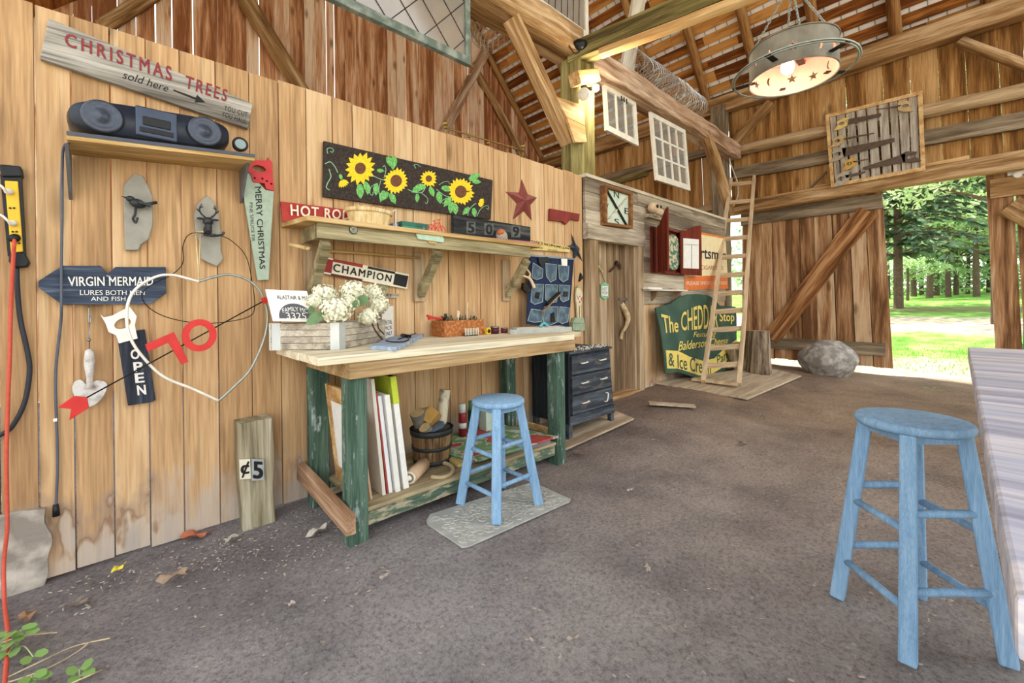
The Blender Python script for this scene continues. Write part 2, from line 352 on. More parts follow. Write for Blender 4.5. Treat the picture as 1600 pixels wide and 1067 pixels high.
def lawnmat():
    m,n,p,o=nodes('lawn and track'); t=N(n,'ShaderNodeTexCoord'); s=N(n,'ShaderNodeSeparateXYZ'); n.links.new(t.outputs['Object'],s.inputs[0])
    def nz(sc,d):
        z=N(n,'ShaderNodeTexNoise'); z.inputs['Scale'].default_value=sc; z.inputs['Detail'].default_value=d; n.links.new(t.outputs['Object'],z.inputs[0]); return z.outputs[0]
    a=N(n,'ShaderNodeValToRGB'); setramp(a,[(.3,'4f7a2c'),(.55,'7fae4e'),(.75,'b4d07e')]); n.links.new(nz(2.5,8),a.inputs[0])
    x=math_(n,'ADD',s.outputs[0],math_(n,'MULTIPLY',math_(n,'SUBTRACT',nz(.9,4),.5),1.6))
    r=N(n,'ShaderNodeValToRGB'); r.color_ramp.interpolation='LINEAR'
    q=N(n,'ShaderNodeMapRange'); q.inputs[1].default_value=9; q.inputs[2].default_value=29; n.links.new(x,q.inputs[0]); n.links.new(q.outputs[0],r.inputs[0])
    setramp(r,[(0,(1,1,1)),(.075,(.9,.9,.9)),(.11,(0,0,0)),(.26,(0,0,0)),(.30,(1,1,1)),(.44,(1,1,1)),(.48,(0,0,0)),(.9,(0,0,0))])
    d=N(n,'ShaderNodeValToRGB'); setramp(d,[(.35,'a08f78'),(.65,'d8cbb2')]); n.links.new(nz(5,8),d.inputs[0])
    r4=N(n,'ShaderNodeValToRGB'); setramp(r4,[(.5,(0,0,0)),(.54,(.8,.8,.8)),(.6,(.7,.7,.7)),(.66,(0,0,0))]); n.links.new(q.outputs[0],r4.inputs[0])  # brown band: shade under the spruce painted into the lawn colour
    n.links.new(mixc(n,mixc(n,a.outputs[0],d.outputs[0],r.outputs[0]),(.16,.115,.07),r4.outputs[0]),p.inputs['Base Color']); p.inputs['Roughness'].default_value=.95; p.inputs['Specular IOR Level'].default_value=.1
    bump(n,p,nz(30,6),.8,.05); return m
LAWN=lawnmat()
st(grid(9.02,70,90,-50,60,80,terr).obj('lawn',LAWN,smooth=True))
st(grid(-40,9.02,20,-50,-4,12,lambda x,y:-.04).obj('yard_ground',LAWN)); st(grid(-40,-2.5,12,-4,60,20,lambda x,y:-.04).obj('yard_ground',LAWN)); st(grid(-2.5,9.02,8,8.3,60,20,lambda x,y:-.04).obj('yard_ground',LAWN))
# ---------------- partition (wall_left) ----------------
seams=[0,60,116,177,233,286,342,394,440,483,524,555,587,620,649,677,703,728,752,775,797,817,836,854,870,885,899,912.5]
xs=[-1.55,-1.3,-1.02,-.72,-.5]+[Yp(p,600).x for p in seams]
b=B()
for i,(a,c) in enumerate(zip(xs,xs[1:])):
    j=R.uniform(-.004,.004); bot=R.uniform(.0,.035)
    if c<-.2: bot=.335-R.uniform(0,.01); j=-.012
    if c>2.7: bot=.05
    b.box((a+.003,WY+j,bot),(c-.003,WY+.026+j,2.545+R.uniform(-.006,.008)))
DX0,DX1,DZ=Yp(930,400).x,Yp(985,500,2.86).x,1.90
for k in range(5):   # short boards between corner strip and door frame are hidden by the jamb
    pass
xe=7.45; x=DX1+.16
while x<xe:
    c=min(xe,x+R.uniform(.15,.2)); j=R.uniform(-.003,.003); b.box((x+.002,WY+j,.08),(c-.002,WY+.026,1.215)); x=c
wall=st(b.obj('wall_left',PINE))
b=B(); z=1.2; x0=Yp(912.5,400).x+.004
for h in (.16,.2,.2,.23,.21,.19,.17):
    lo=x0 if z>1.9 else DX1+.15
    cuts=[lo]+sorted(R.uniform(lo+1,xe-.5) for _ in range(1))+[xe]
    for a,c in zip(cuts,cuts[1:]): b.box((a+.002,WY-.02+R.uniform(-.004,.004),z+.003),(c-.002,WY+.01,min(z+h,2.555)-.002))
    z+=h
b.box((x0,WY-.04,2.54),(xe,WY+.08,2.575))
st(b.obj('trim_boarding',GREYX))
# restroom door with frame
fr=T('door_1','grey board restroom door in a rough plank frame with branch handle','door',(DX0,WY+.1,.1),kind='structure')
fx=Yp(919,400).x
B().box((fx,WY-.03,.06),(DX0+.02,WY+.2,2.0)).obj('door_jamb',GREYZ,fr,bevel=.004)
B().box((DX1-.005,WY-.005,.06),(DX1+.04,WY+.22,1.93)).obj('door_jamb',GREYZ,fr,bevel=.004)
B().box((DX1+.03,WY-.045,.06),(DX1+.15,WY+.02,1.95)).obj('door_jamb',GREYZ,fr,bevel=.004)
B().box((fx-.06,WY-.05,1.88),(DX1+.19,WY+.02,2.045)).obj('door_lintel',GREYX,fr,bevel=.004)
B().box((fx,WY-.05,.04),(DX1+.05,WY+.2,.13)).obj('door_sill',TIMB,fr,bevel=.006)
b=B(); x=DX0+.02
while x<DX1:
    c=min(DX1,x+R.uniform(.1,.15)); b.box((x+.002,WY+.11+R.uniform(0,.006),.13),(c-.002,WY+.14,1.9)); x=c
b.obj('door_leaf',GREYZ,fr)
y_=WY+.08
B().tube(smooth_pts([Yp(971,474,WY+.10),Yp(976,484,y_),Yp(981,496,y_-.02),Yp(979,508,y_-.02),Yp(972,520,y_),Yp(970,529,WY+.10)],5),lambda t:.028+.01*math.sin(t*6),10).obj('branch_handle',LOG,fr,True)
b=B(); b.box(tuple(Yp(968,468,WY+.095)-V((0,0,.012))),tuple(Yp(984,468,WY+.11)+V((0,0,.02)))); b.obj('latch',STEEL,fr)
# ---------------- gable wall behind the partition, far wall, roof ----------------
def roofz(x): return 5.2+1.05*(9.0-x) if x>4.2 else 5.2+1.05*(x+.6)
b=B(); x=-1.2
while x<9.05:
    wd=R.uniform(.14,.26); g=R.choice([.003,.003,.003,.004,.006,.014,.018,.003]); a,c=x,min(9.05,x+wd)
    if c-a>.02: b.hexa([(a,BY,0),(c-g,BY,0),(c-g,BY+.025,0),(a,BY+.025,0),(a,BY,roofz(a)-.05),(c-g,BY,roofz(c)-.05),(c-g,BY+.025,roofz(c)-.05),(a,BY+.025,roofz(a)-.05)])
    x=c
    if c>=9.05: break
st(b.obj('wall_gable',BARN))
LEAN=.03
def fwp(y,z,x): return (x,y+LEAN*(z-1.5),z)
b=B()
def fboard(a,c,z0,z1,x): b.hexa([fwp(a,z0,x),fwp(c,z0,x),fwp(c,z0,x+.025),fwp(a,z0,x+.025),fwp(a,z1,x),fwp(c,z1,x),fwp(c,z1,x+.025),fwp(a,z1,x+.025)])
y=-3.4
while y<BY-.02:
    wd=R.uniform(.2,.32); g=R.choice([.002,.003,.003,.005,.012]); c=min(BY,y+wd)
    z0=0 if y>3.17 else 2.93
    if y<3.17<c: c=3.17; g=.02
    fboard(y,c-g,z0,5.22,FX+R.uniform(-.004,.004)); y=c
st(b.obj('wall_far',BARN2))
# roof: purlin boards, rafters and metal sheet
roof=T('ceiling','barn roof of brown boards on pole rafters under grey metal sheet','roof',(4.2,2,9),kind='structure')
n_=V((1.05,0,1)).normalized(); dn=V((1,0,-1.05)).normalized()
def rp_(s,y,h=0): return V((9.3,0,5.2-.315))-dn*s+V((0,y,0))+n_*h
b=B(); s=0
while s<7.2:
    wd=R.uniform(.15,.19); y=-3.6
    while y<8.35:
        c=min(8.35,y+R.uniform(3,4.2)); b.hexa([rp_(s,y,0),rp_(s,c,0),rp_(s+wd,c,0),rp_(s+wd,y,0),rp_(s,y,.025),rp_(s,c,.025),rp_(s+wd,c,.025),rp_(s+wd,y,.025)]); y=c+.004
    s+=wd+R.uniform(.055,.085)
b.obj('purlin_boards',LATH,roof)
def sheetmat():
    m,n,p,o=nodes('galvanised sheet'); t=N(n,'ShaderNodeTexCoord'); w=N(n,'ShaderNodeTexWave',bands_direction='Y'); w.inputs['Scale'].default_value=1.6; w.inputs['Distortion'].default_value=0
    n.links.new(t.outputs['Object'],w.inputs[0]); r=N(n,'ShaderNodeValToRGB'); setramp(r,[(0,(.25,.25,.25)),(.03,(.80,.80,.79)),(.9,(.86,.86,.85))]); n.links.new(w.outputs[0],r.inputs[0])
    n.links.new(r.outputs[0],p.inputs['Base Color']); p.inputs['Roughness'].default_value=.5; p.inputs['Metallic'].default_value=.0; return m
b=B(); b.hexa([rp_(-.2,-3.8,.03),rp_(-.2,8.5,.03),rp_(7.5,8.5,.03),rp_(7.5,-3.8,.03),rp_(-.2,-3.8,.04),rp_(-.2,8.5,.04),rp_(7.5,8.5,.04),rp_(7.5,-3.8,.04)])
b.obj('metal_sheet',sheetmat(),roof)
top=rp_(7.35,0,.03)
B().hexa([(top.x,-3.8,top.z),(top.x,8.5,top.z),(-1.2,8.5,4.5),(-1.2,-3.8,4.5),(top.x,-3.8,top.z+.04),(top.x,8.5,top.z+.04),(-1.2,8.5,4.55),(-1.2,-3.8,4.55)]).obj('rear_slope',LATH,roof)
for y in (-2.3,-1.3,-.32,.65,1.62,2.58,3.5,4.45,5.4,6.3,7.2,8.08):
    beam('rafter',rp_(.3,y+.12,-.08),rp_(7.2,y-.1,-.08),.16,.15,POLE,roof,round_=True,rough=.007)
# ---------------- timbers ----------------
def tim(name,p0,p1,w,h,m,label,up=(0,0,1),**k):
    o=beam(name,p0,p1,w,h,m,None,up,**k); tag(o,label,'timber',None,'structure'); return o
tim('eave_plate',(8.78,BY,5.07),(8.78,-3.4,5.02),.22,.3,TIMB,'long hewn plate beam under the roof edge of the far wall')
tim('log_rail',(8.82,3.12,4.11),(8.82,-3.3,3.82),.2,.2,LOG,'bare round log rail running along the far wall',round_=True)
tim('wall_rail',(8.86,3.12,3.68),(8.86,-3.3,3.45),.08,.22,RAIL,'flat grey rail below the log on the far wall')
tim('door_lintel_beam',(8.82,3.2,2.99),(8.82,-3.3,3.06),.16,.24,TIMB,'long tan lintel beam over the big barn doorway')
tim('lintel_block',Xp(1274,297,8.85),Xp(1515,251,8.85),.1,.14,FRESH,'short pale board lying on the lintel under the saw board',rough=.003)
tim('wall_rail',(8.86,BY,4.25),(8.86,3.35,4.25),.1,.16,RAIL,'grey rail of the far wall seen behind the hanging sashes')
tim('wall_rail',(8.86,7.9,4.0),(8.86,5.0,4.15),.1,.14,TIMBG,'sunlit slanting rail behind the hanging sashes')
tim('wall_rail',(8.86,5.0,2.95),(8.86,3.35,3.12),.12,.14,LOG,'low log rail behind the corner post')
tim('brace',Xp(1142,228,8.8),Xp(1206,160,8.8),.1,.16,TIMB,'diagonal brace from corner post up to the eave plate')
tim('brace',Xp(1500,64,8.8),Xp(1640,118,8.8),.12,.14,TIMB,'rounded brace at the right end of the far wall',round_=True)
tim('brace',Xp(1256,304,8.84),Xp(1292,268,8.84),.03,.03,RAIL,'thin stick leaning on the lintel beside the saw board',rough=.002)
PX0,PX1=3.68,3.98
tim('post',(3.83,3.0,-.05),(3.83,3.0,4.05),.27,.29,TIMBG,'tall square post behind the partition beside the flood lights',up=(1,0,0))
tim('post',(8.72,3.3,-.05),(8.72,3.34,5.0),.26,.26,GREYZ if False else RAIL,'weathered corner post behind the ladder',up=(1,0,0),round_=False)
tim('loft_beam',(3.9,3.05,4.03),(8.75,3.1,4.06),.3,.26,TIMBP,'big hewn loft beam with two sashes hanging below it',rough=.012)
tim('loft_beam',(.6,3.08,4.06),(3.78,3.05,4.08),.34,.3,TIMB,'big hewn loft beam above the sunflower painting',rough=.012)
a=V((3.75,2.98,3.95)); c=V((4.05,1.35,3.95)); d=(c-a)
tim('tie_beam',a-d*.02,a+d*2.7,.2,.2,TIMBG,'mossy tie beam running overhead from the tall post')
tim('tie_beam_cleat',V((3.72,2.7,3.81))+d*.05,a+d*2.7+V((0,0,-.15)),.09,.07,FRESH,'pale strip nailed under the mossy tie beam',rough=.003)
tim('cleat_block',Yp(898,123,2.83),Yp(928,119,2.83),.14,.13,FRESH,'short pale block under the tie beam at the post',rough=.004)
tim('plank_strut',Yp(978,118,3.1),Yp(1006,-40,3.1),.04,.27,WHITEW,'whitewashed plank slanting up from the loft beam',up=(1,0,0))
tim('brace',Yp(797,30,2.92),Yp(888,222,2.92),.14,.12,TIMB,'long square brace from loft beam down to the tall post',up=(0,1,0))
g=T('gusset','two pale nailed gusset boards joining brace and post','gusset',(3.8,2.8,3.4),kind='structure')
pl('gusset_board',[(869,151),(913,165),(914,196),(886,183)],2.83,.03,FRESH,g); pl('gusset_board',[(886,184),(914,197),(917,222),(899,222)],2.82,.03,FRESH,g)
tim('brace',Yp(1098,205,3.02),Yp(1142,332,3.02),.17,.17,TIMB,'crooked log brace from loft beam down to the corner post',round_=True,rough=.015)
for (p,q,wd,mm,lb) in (((378,-12),(475,150),.26,TIMB,'thick slanting log brace on the gable wall above the pine partition'),((775,50),(680,232),.2,TIMBP,'pale slanting brace on the gable wall beside the leaded window'),((738,98),(828,262),.12,TIMB,'thin dark brace crossing behind the pale one on the gable wall'),((245,-12),(158,42),.16,TIMB,'short brace at the upper left above the tree sign')):
    tim('brace',Yp(*p,BY-.12),Yp(*q,BY-.12),wd,.12,mm,lb,up=(0,1,0))
# foundation block under the near end of the partition
b=B().box((-1.6,WY-.03,-.1),(-.235,WY+.35,.33)); bmesh.ops.subdivide_edges(b.b,edges=b.b.edges[:],cuts=14,use_grid_fill=True)
for v in b.b.verts: v.co+=V((.010*math.sin(17*v.co.z+5)+.006*math.sin(41*v.co.z),.008*math.sin(23*v.co.x+11*v.co.z),.010*math.sin(19*v.co.x+2)))*(1 if v.co.z>-.05 else 0)
o=b.obj('foundation',mat('old concrete','8f867b',.9,0,.3,9,1.,'c4bbae'),None,False); tag(o,'rough grey concrete foundation block under the near wall boards','foundation',None,'structure')
# sliding doors
dr=T('door_2','big weathered board barn door slid to the left of the doorway','door',(FX+.06,2,.1),kind='structure')
L=[1160,1172,1190,1206,1226,1248,1271,1298,1325,1350,1378]; b=B()
tp=[Xp(p,332-(p-1180)*.145,9.03) for p in L]; bt=[Xp(1160+(p-1160)*1.078,600+(p-1160)*-.09,9.03) for p in L]
for i in range(len(L)-1):
    g=-R.choice([.003,.003,.008,.012]); A,Bq=tp[i],tp[i+1]; c,e=bt[i],bt[i+1]
    z0=.1+R.uniform(-.03,.04); b.hexa([(9.03,c.y,z0),(9.03,e.y+g,z0),(9.055,e.y+g,z0),(9.055,c.y,z0),(9.03,A.y,2.98),(9.03,Bq.y+g,2.98),(9.055,Bq.y+g,2.98),(9.055,A.y,2.98)])
b.obj('door_boards',DOORW,dr)
beam('door_rail',(9.0,3.05,2.78),(9.0,.95,2.78),.05,.24,RAIL,dr); beam('door_rail',(9.0,2.9,.42),(9.0,.93,.38),.05,.2,RAIL,dr)
beam('door_brace',Xp(1203,528,8.97),Xp(1358,330,8.97),.28,.09,wood('rough hewn brace',['5a3a1e','926238','bd9064'],'x',1,.4,.2,streak=1.5),dr,up=(1,0,0),rough=.012)
dr=T('door_3','right-hand sliding barn door of brown boards beyond the counter','door',(FX+.06,-1,.1),kind='structure')
b=B(); y=-.2
for i in range(9):
    c=y-R.uniform(.22,.3); g=R.choice([.006,.02,.03]); ly=LEAN*1.4
    b.hexa([(9.03,c+g-ly,.1),(9.03,y-ly,.1),(9.055,y-ly,.1),(9.055,c+g-ly,.1),(9.03,c+g+ly,2.98),(9.03,y+ly,2.98),(9.055,y+ly,2.98),(9.055,c+g+ly,2.98)]); y=c
b.obj('door_boards',DOORW,dr); beam('door_rail',(9.0,-.2,2.72),(9.0,-2.4,2.72),.05,.26,TIMB,dr)
beam('door_brace',(8.97,-.36,2.45),(8.97,-2.3,.6),.26,.09,TIMB,dr,up=(1,0,0),rough=.012); beam('door_rail',(9.0,-.5,.6),(9.0,-2.4,.6),.05,.24,RAIL,dr)
b=B(); p=Xp(1590,267,8.98); b.box((p.x-.02,p.y-.09,p.z-.05),(p.x+.01,p.y+.09,p.z+.05)).cyl(p-V((.05,0,.06)),p-V((0,0,.06)),.04); b.obj('door_hanger',WHITE,dr)
# ---------------- things on the near wall ----------------
SIGNW=wood('weathered sign board',['5f5a52','99938a','c4beb4'],'x',1.4,.2,.1,grain=.8)
NAVY=wood('navy washed board',['2c3442','465062','8b93a0'],'x',2.,.0,.1); NAVYZ=wood('dark slate board',['23262d','343944','565c68'],'z',2.,.0,.1)
REDW=mat('worn red paint on wood','a83a34',.7,0,.15,14,.15); CREAM=mat('cream paint','e3dcc4',.7,0,.06,20)
MAROON=mat('maroon stencil paint','8a3a3a',.8,0,.25,60); SLATE=mat('grey slate','97948a',.85,0,.18,12,.6); IRON=mat('cast iron','3c3e42',.5,.6,.25,25,.2)
# christmas tree sign
y=WY-.035; s=T('wooden_sign','long weathered grey board sign for trees sold here above the boombox','sign',Yp(62,91,WY))
pl('sign_board',[(76,28),(395,162),(388,201),(62,91)],y,.03,SIGNW,s,bevel=.003)
lettering('CHRISTMAS',quad([(102,51),(268,105),(268,127),(102,71)],y),MAROON,s,sp=1.35,bold=.03)
lettering('TREES',quad([(291,118),(356,141),(353,159),(289,137)],y),MAROON,s,sp=1.3,bold=.03)
lettering('sold here',quad([(193,110),(264,133),(262,144),(191,122)],y),BLKP,s,shear=.2,bold=.01)
lettering('YOU CUT',quad([(351,164),(387,176),(386,184),(350,172)],y),BLKP,s,sp=1.2); lettering('YOU HAUL',quad([(347,174),(386,187),(385,194),(346,182)],y),BLKP,s,sp=1.1)
pl('painted_arrow',[(271,139.5),(306,152.5),(308,148),(321,160),(304,160),(305.5,156),(271,142)],y-.001,.001,BLKP,s)
# boombox shelf, boombox, round speaker
SY=WY-.245
s=T('wall_shelf','plain wall shelf with dark front edge carrying the boombox','shelf',Yp(105,215,WY))
p0,p1=Yp(104,211,SY),Yp(398,246,SY)
B().hexa([p0-V((0,0,.018)),p1-V((0,0,.018)),V((p1.x,WY-.003,p1.z-.018)),V((p0.x,WY-.003,p0.z-.018)),p0+V((0,0,.014)),p1+V((0,0,.014)),V((p1.x,WY-.003,p1.z+.014)),V((p0.x,WY-.003,p0.z+.014))]).obj('shelf_board',PINEX,s,bevel=.002)
B().hexa([p0+V((0,-.004,.0)),p1+V((0,-.004,.0)),p1,p0,p0+V((0,-.004,.016)),p1+V((0,-.004,.016)),p1+V((0,0,.016)),p0+V((0,0,.016))]).obj('shelf_edging',mat('slate blue edging','4a4f5c',.5),s)
for px,t in ((104,262),(388,298)):
    a=Yp(px,225 if px<200 else 248,WY-.2); c=Yp(px+(0 if px<200 else -18),t,WY-.01); c.x=a.x
    B().plate([[(a.x-.006,WY-.21,a.z),(a.x-.006,WY-.003,a.z),(a.x-.006,WY-.003,a.z-.2),(a.x-.006,WY-.05,a.z-.17)]],(.012,0,0)).obj('shelf_bracket',mat('bracket tin','76797d',.5,.5),s)
zs=lambda x:p0.z+.014+(p1.z-p0.z)*(x-p0.x)/(p1.x-p0.x)
bx0,bx1=Yp(103,170,SY+.05).x,Yp(360,220,SY+.04).x; bc=V(((bx0+bx1)/2,SY+.12,zs((bx0+bx1)/2)+.085)); hw=(bx1-bx0)/2
s=T('boombox','black rounded portable stereo with two speakers on the wall shelf','boombox',bc-V((0,0,.085)))
BB=mat('boombox shell','242a36',.35,0,.2,10); BG=mat('boombox silver','3e4656',.35,.4,.15,12)
def sup(hw,hz,n=40,k=.42):
    return [(math.copysign(abs(math.cos(2*math.pi*i/n))**k,math.cos(2*math.pi*i/n))*hw,math.copysign(abs(math.sin(2*math.pi*i/n))**.75,math.sin(2*math.pi*i/n))*hz) for i in range(n)]
tl=(p1.z-p0.z)/(p1.x-p0.x)
def bbp(u,v,d): return bc+V((u,d,v+u*tl))
b=B(); rings=[]
for d,k in ((-.115,.86),(-.10,.97),(-.05,1),(.06,1),(.10,.9)): rings.append([b.b.verts.new(bbp(u*k if abs(k)>.9 else u*.95,v*k,d)) for u,v in sup(hw,.076)])
for A,Bq in zip(rings,rings[1:]):
    for j in range(40): b.b.faces.new([A[j],A[(j+1)%40],Bq[(j+1)%40],Bq[j]])
b.b.faces.new(rings[0]); b.b.faces.new(rings[-1][::-1]); b.obj('shell',BB,s,True)
for sg in (-1,1):
    c=bbp(sg*hw*.62,.0,-.117)
    B().lathe([(.075,0),(.078,-.006),(.066,-.01)],c,(0,-1,0),28,sx=1.25).obj('speaker_ring',BG,s,True) if False else None
    b=B().lathe([(.066,-.004),(.07,.006),(.062,.012),(.05,.008),(.03,.004),(.024,.012),(.0,.018)],c,(0,-1,0),28,sx=1.0,sy=1.3 if False else 1.0); b.obj('speaker_cone',mat('speaker cone','464c58',.35,.3,.15,60),s,True)
B().box(tuple(bbp(-.075,-.06,-.125)),tuple(bbp(.075,.062,-.105))).obj('cassette_panel',BG,s,bevel=.006)
B().box(tuple(bbp(-.05,-.012,-.129)),tuple(bbp(.05,.02,-.12))).obj('display',BLACK,s,bevel=.003)
B().box(tuple(bbp(-.06,-.042,-.13)),tuple(bbp(.06,-.032,-.12))).obj('button_row',BLACK,s)
B().tube(smooth_pts([bbp(-hw*.7,.07,0),bbp(-hw*.4,.088,0),bbp(hw*.4,.088,0),bbp(hw*.7,.07,0)],6),.01,8).obj('carry_handle',BB,s,True)
c=Yp(375,226,SY+.06); s=T('clock','small round black clock at the end of the boombox shelf','clock',c-V((0,0,.035)))
B().lathe([(.030,.03),(.036,.0),(.036,-.012),(.03,-.016),(.026,-.012)],c,(0,1,0),24).obj('clock_case',BLACK,s,True)
B().lathe([(.025,-.013),(.0,-.0135)],c,(0,1,0),24).obj('clock_face',mat('grey dial','8fa0a0',.4),s)
# power strip and cords
YEL=mat('yellow plastic','e0b62c',.45,0,.05,20)
s=T('power_strip','yellow and black power strip screwed to the wall at the far left','power strip',Yp(30,418,WY))
y=WY-.045
pl('end_housing',[(-2,256),(32,259),(36,276),(2,276)],y-.01,.05,BLACK,s,bevel=.006); pl('end_housing',[(14,394),(37,394),(46,410),(42,417),(20,418),(13,408)],y-.01,.05,BLACK,s,bevel=.006)
pl('backing',[(0,272),(33,272),(40,398),(12,400)],y,.04,BLACK,s); pl('socket_panel',[(7,282),(28,283),(36,393),(17,395)],y-.008,.02,YEL,s,bevel=.003)
for px,py in ((19,325),(23,362),(27,380)):
    for d in (-3,3): B().cyl(Yp(px+d,py,y-.011),Yp(px+d,py,y-.007),.004,n=8).obj('socket_hole',BLACK,s)
for px,py,qx,qy in ((16,300,-14,284),(22,349,-14,330)):
    a=Yp(px,py,y-.012); B().tube(smooth_pts([a,a+V((-.01,-.03,0)),Yp((px+qx)/2,(py+qy)/2-2,y-.05),Yp(qx,qy,y-.04),Yp(qx-40,qy-20,y-.03)],5),lambda t:.012 if t<.2 else .0045,8).obj('white_plug_cord',WHITE,s,True)
ORC=mat('orange cord jacket','c4523f',.5,0,.1,60)
pts=[Yp(23,370,WY-.06),Yp(22,382,WY-.1),Yp(21,400,WY-.09),Yp(17,480,WY-.05),Yp(15,560,WY-.05),Yp(12,640,WY-.05),Yp(10,720,WY-.06),Yp(11,790,WY-.07),Yp(11,830,WY-.08),Yp(6,880,WY-.08)]
pts+=[Zp(7,940,.03),Zp(12,985,.02),Zp(11,1020,.02),Zp(8,1060,.02),Zp(0,1120,.02)]
o=B().tube(smooth_pts(pts,7),.0065,8).obj('extension_cord',ORC,None,True); tag(o,'orange extension cord plugged in the power strip and hanging to the ground','cord')
B().cyl(pts[0]+V((0,.02,0)),pts[0]+V((0,-.025,-.01)),.017).obj('plug',BLACK,o,True)
GRC=mat('grey cable jacket','555a66',.5)
o=B().tube(smooth_pts([Yp(*p,WY-.03) for p in ((26,418),(27,450),(32,500),(44,555),(46,585),(38,630),(20,665),(5,677),(-20,690))],6),.0085,8).obj('power_cable',mat('black cable jacket','2c2e36',.45),None,True); tag(o,'thick black cable looping down left from the power strip','cable')
o=B().tube(smooth_pts([Yp(*p,WY-q) for p,q in (((107,224),.2),((99,232),.1),((97,270),.05),((97,340),.04),((96,412),.04),((96,478),.06),((95,505),.02),((87,580),.015),((88,650),.015),((90,720),.015),((88,780),.015),((87,792),.02))],5),.005,8).obj('signal_cable',GRC,None,True); tag(o,'thin grey cable running from the boombox shelf down the wall','cable')
B().cyl(Yp(87,788,WY-.02),Yp(88,806,WY-.02),.009,.013,10).obj('plug',BLACK,o,True); B().box(tuple(Yp(83,659,WY-.03)),tuple(Yp(90,652,WY-.006))).obj('cable_clip',WHITE,o)
# slate plaques
s=T('bird_plaque','upright slate shard with a small iron bird hook','plaque',Yp(208,391,WY))
pl('slate',Q([(830,160),(885,180),(915,240),(942,310),(944,480),(915,570),(870,600),(855,635),(772,635),(760,300),(765,230)],.2532,0,230),WY-.03,.028,SLATE,s,bevel=.004)
c=Yp(215,318,WY-.06); b=B()
b.ball(c,.032,.022,.022,rot=M.Rotation(.25,3,'Y'),sub=3).ball(c+V((-.026,-.004,.018)),.017,.015,.015,sub=2).bar(c+V((.02,0,-.004)),c+V((.072,0,.016)),.03,.012,w1=.02).cyl(c+V((-.036,-.004,.02)),c+V((-.058,-.004,.026)),.006,.001,8); b.obj('bird_body',IRON,s,True)
B().bar(c+V((0,-.022,.004)),c+V((.048,-.014,-.006)),.02,.012).obj('wing',IRON,s)
B().tube(smooth_pts([Yp(212,325,WY-.05),Yp(211,335,WY-.04),Yp(208,342,WY-.045),Yp(212,348,WY-.06),Yp(215,340,WY-.06)],5),.005).obj('hook',IRON,s,True)
s=T('deer_plaque','upright slate shard with an iron stag head hook','plaque',Yp(328,415,WY))
pl('slate',Q([(370,295),(420,350),(442,420),(455,520),(455,640),(470,680),(460,705),(430,735),(385,715),(335,690),(330,600),(300,520),(288,420),(310,350)],.2532,230,230),WY-.03,.028,SLATE,s,bevel=.004)
c=Yp(325,349,WY-.06); b=B().ball(c+V((0,0,.01)),.024,.026,.024,sub=2).ball(c+V((0,-.015,-.022)),.016,.02,.024,sub=2).ball(c+V((0,-.022,-.035)),.012,.012,.012,sub=2).ball(c+V((0,.012,-.035)),.02,.02,.03,sub=2)
b.obj('stag_head',IRON,s,True)
for sg in (-1,1):
    B().ball(c+V((sg*.034,0,.022)),.015,.005,.007,sub=2).obj('ear',IRON,s,True)
    B().tube(smooth_pts([c+V((sg*.012,0,.03)),c+V((sg*.03,0,.05)),c+V((sg*.036,-.004,.075)),c+V((sg*.026,-.008,.098))],4),lambda t:.005*(1-.6*t)).tube([c+V((sg*.033,0,.055)),c+V((sg*.048,-.006,.07))],.0035).tube([c+V((sg*.035,-.003,.075)),c+V((sg*.022,-.01,.085))],.003).obj('antler',IRON,s,True)
B().tube(smooth_pts([c+V((-.02,0,-.06)),c+V((.02,-.01,-.066)),c+V((.06,-.02,-.055)),c+V((.066,-.02,-.04))],4),.006).obj('hook',IRON,s,True)
# mermaid sign
y=WY-.035; s=T('wooden_sign','blue-grey arrow-ended board sign about mermaid lures','sign',Yp(157,476,WY))
pl('sign_board',[(60,439),(97,415),(157,415),(168,428),(180,417),(259,417),(260,458),(235,475),(97,476),(60,449)],y,.03,NAVY,s,bevel=.003)
lettering('VIRGIN MERMAID',quad([(106,432.5),(239,432.5),(239,446),(107,447)],y),WHITE,s,bold=.02); lettering('LURES BOTH MEN',quad([(125,453),(226,454),(226,461),(125,461)],y),WHITE,s); lettering('AND FISH',quad([(142,463.5),(196,463.5),(196,470),(142,470)],y),WHITE,s); lettering('The',quad([(166,430),(172,430),(172,432.5),(166,432.5)],y),WHITE,s)
# wooden fishing lure
s=T('fishing_lure','whitewashed wooden lure with heart tail hanging below the mermaid sign','lure',Yp(139,638,WY))
LW=mat('lime white wood','cfcbc6',.8,0,.12,30,.3,'a9a29a')
a,c=Yp(139.5,545,WY-.03),Yp(139,606,WY-.03); h=a.z-c.z
B().lathe([(.006,0),(.014,-.04*h),(.016,-.1*h),(.019,-.3*h),(.019,-.42*h),(.011,-.75*h),(.012,-.88*h),(.02,-h)],a,(0,0,1),16).obj('lure_body',LW,s,True)
pl('heart_tail',smooth_pts([V((x,yy,0)) for x,yy in Q([(545,520),(500,488),(460,500),(445,540),(460,590),(500,640),(560,655),(620,615),(655,560),(660,510),(620,493),(580,495)],.253,0,470)],3,True) and [(v.x,v.y) for v in smooth_pts([V((x,yy,0)) for x,yy in Q([(545,525),(500,488),(460,500),(445,540),(460,590),(500,640),(560,655),(620,615),(655,560),(660,510),(620,493),(580,497)],.253,0,470)],3,True)],WY-.03,.014,LW,s,bevel=.003)
B().tube(smooth_pts([Yp(139,478,WY-.02),Yp(138.5,500,WY-.03),Yp(142,503,WY-.035),Yp(141,494,WY-.03)],4),.0025,6).tube([Yp(140,503,WY-.03),Yp(139.5,546,WY-.03)],.0022,6).ball(Yp(138.5,531,WY-.03),.008).obj('wire_hanger',STEEL,s,True)
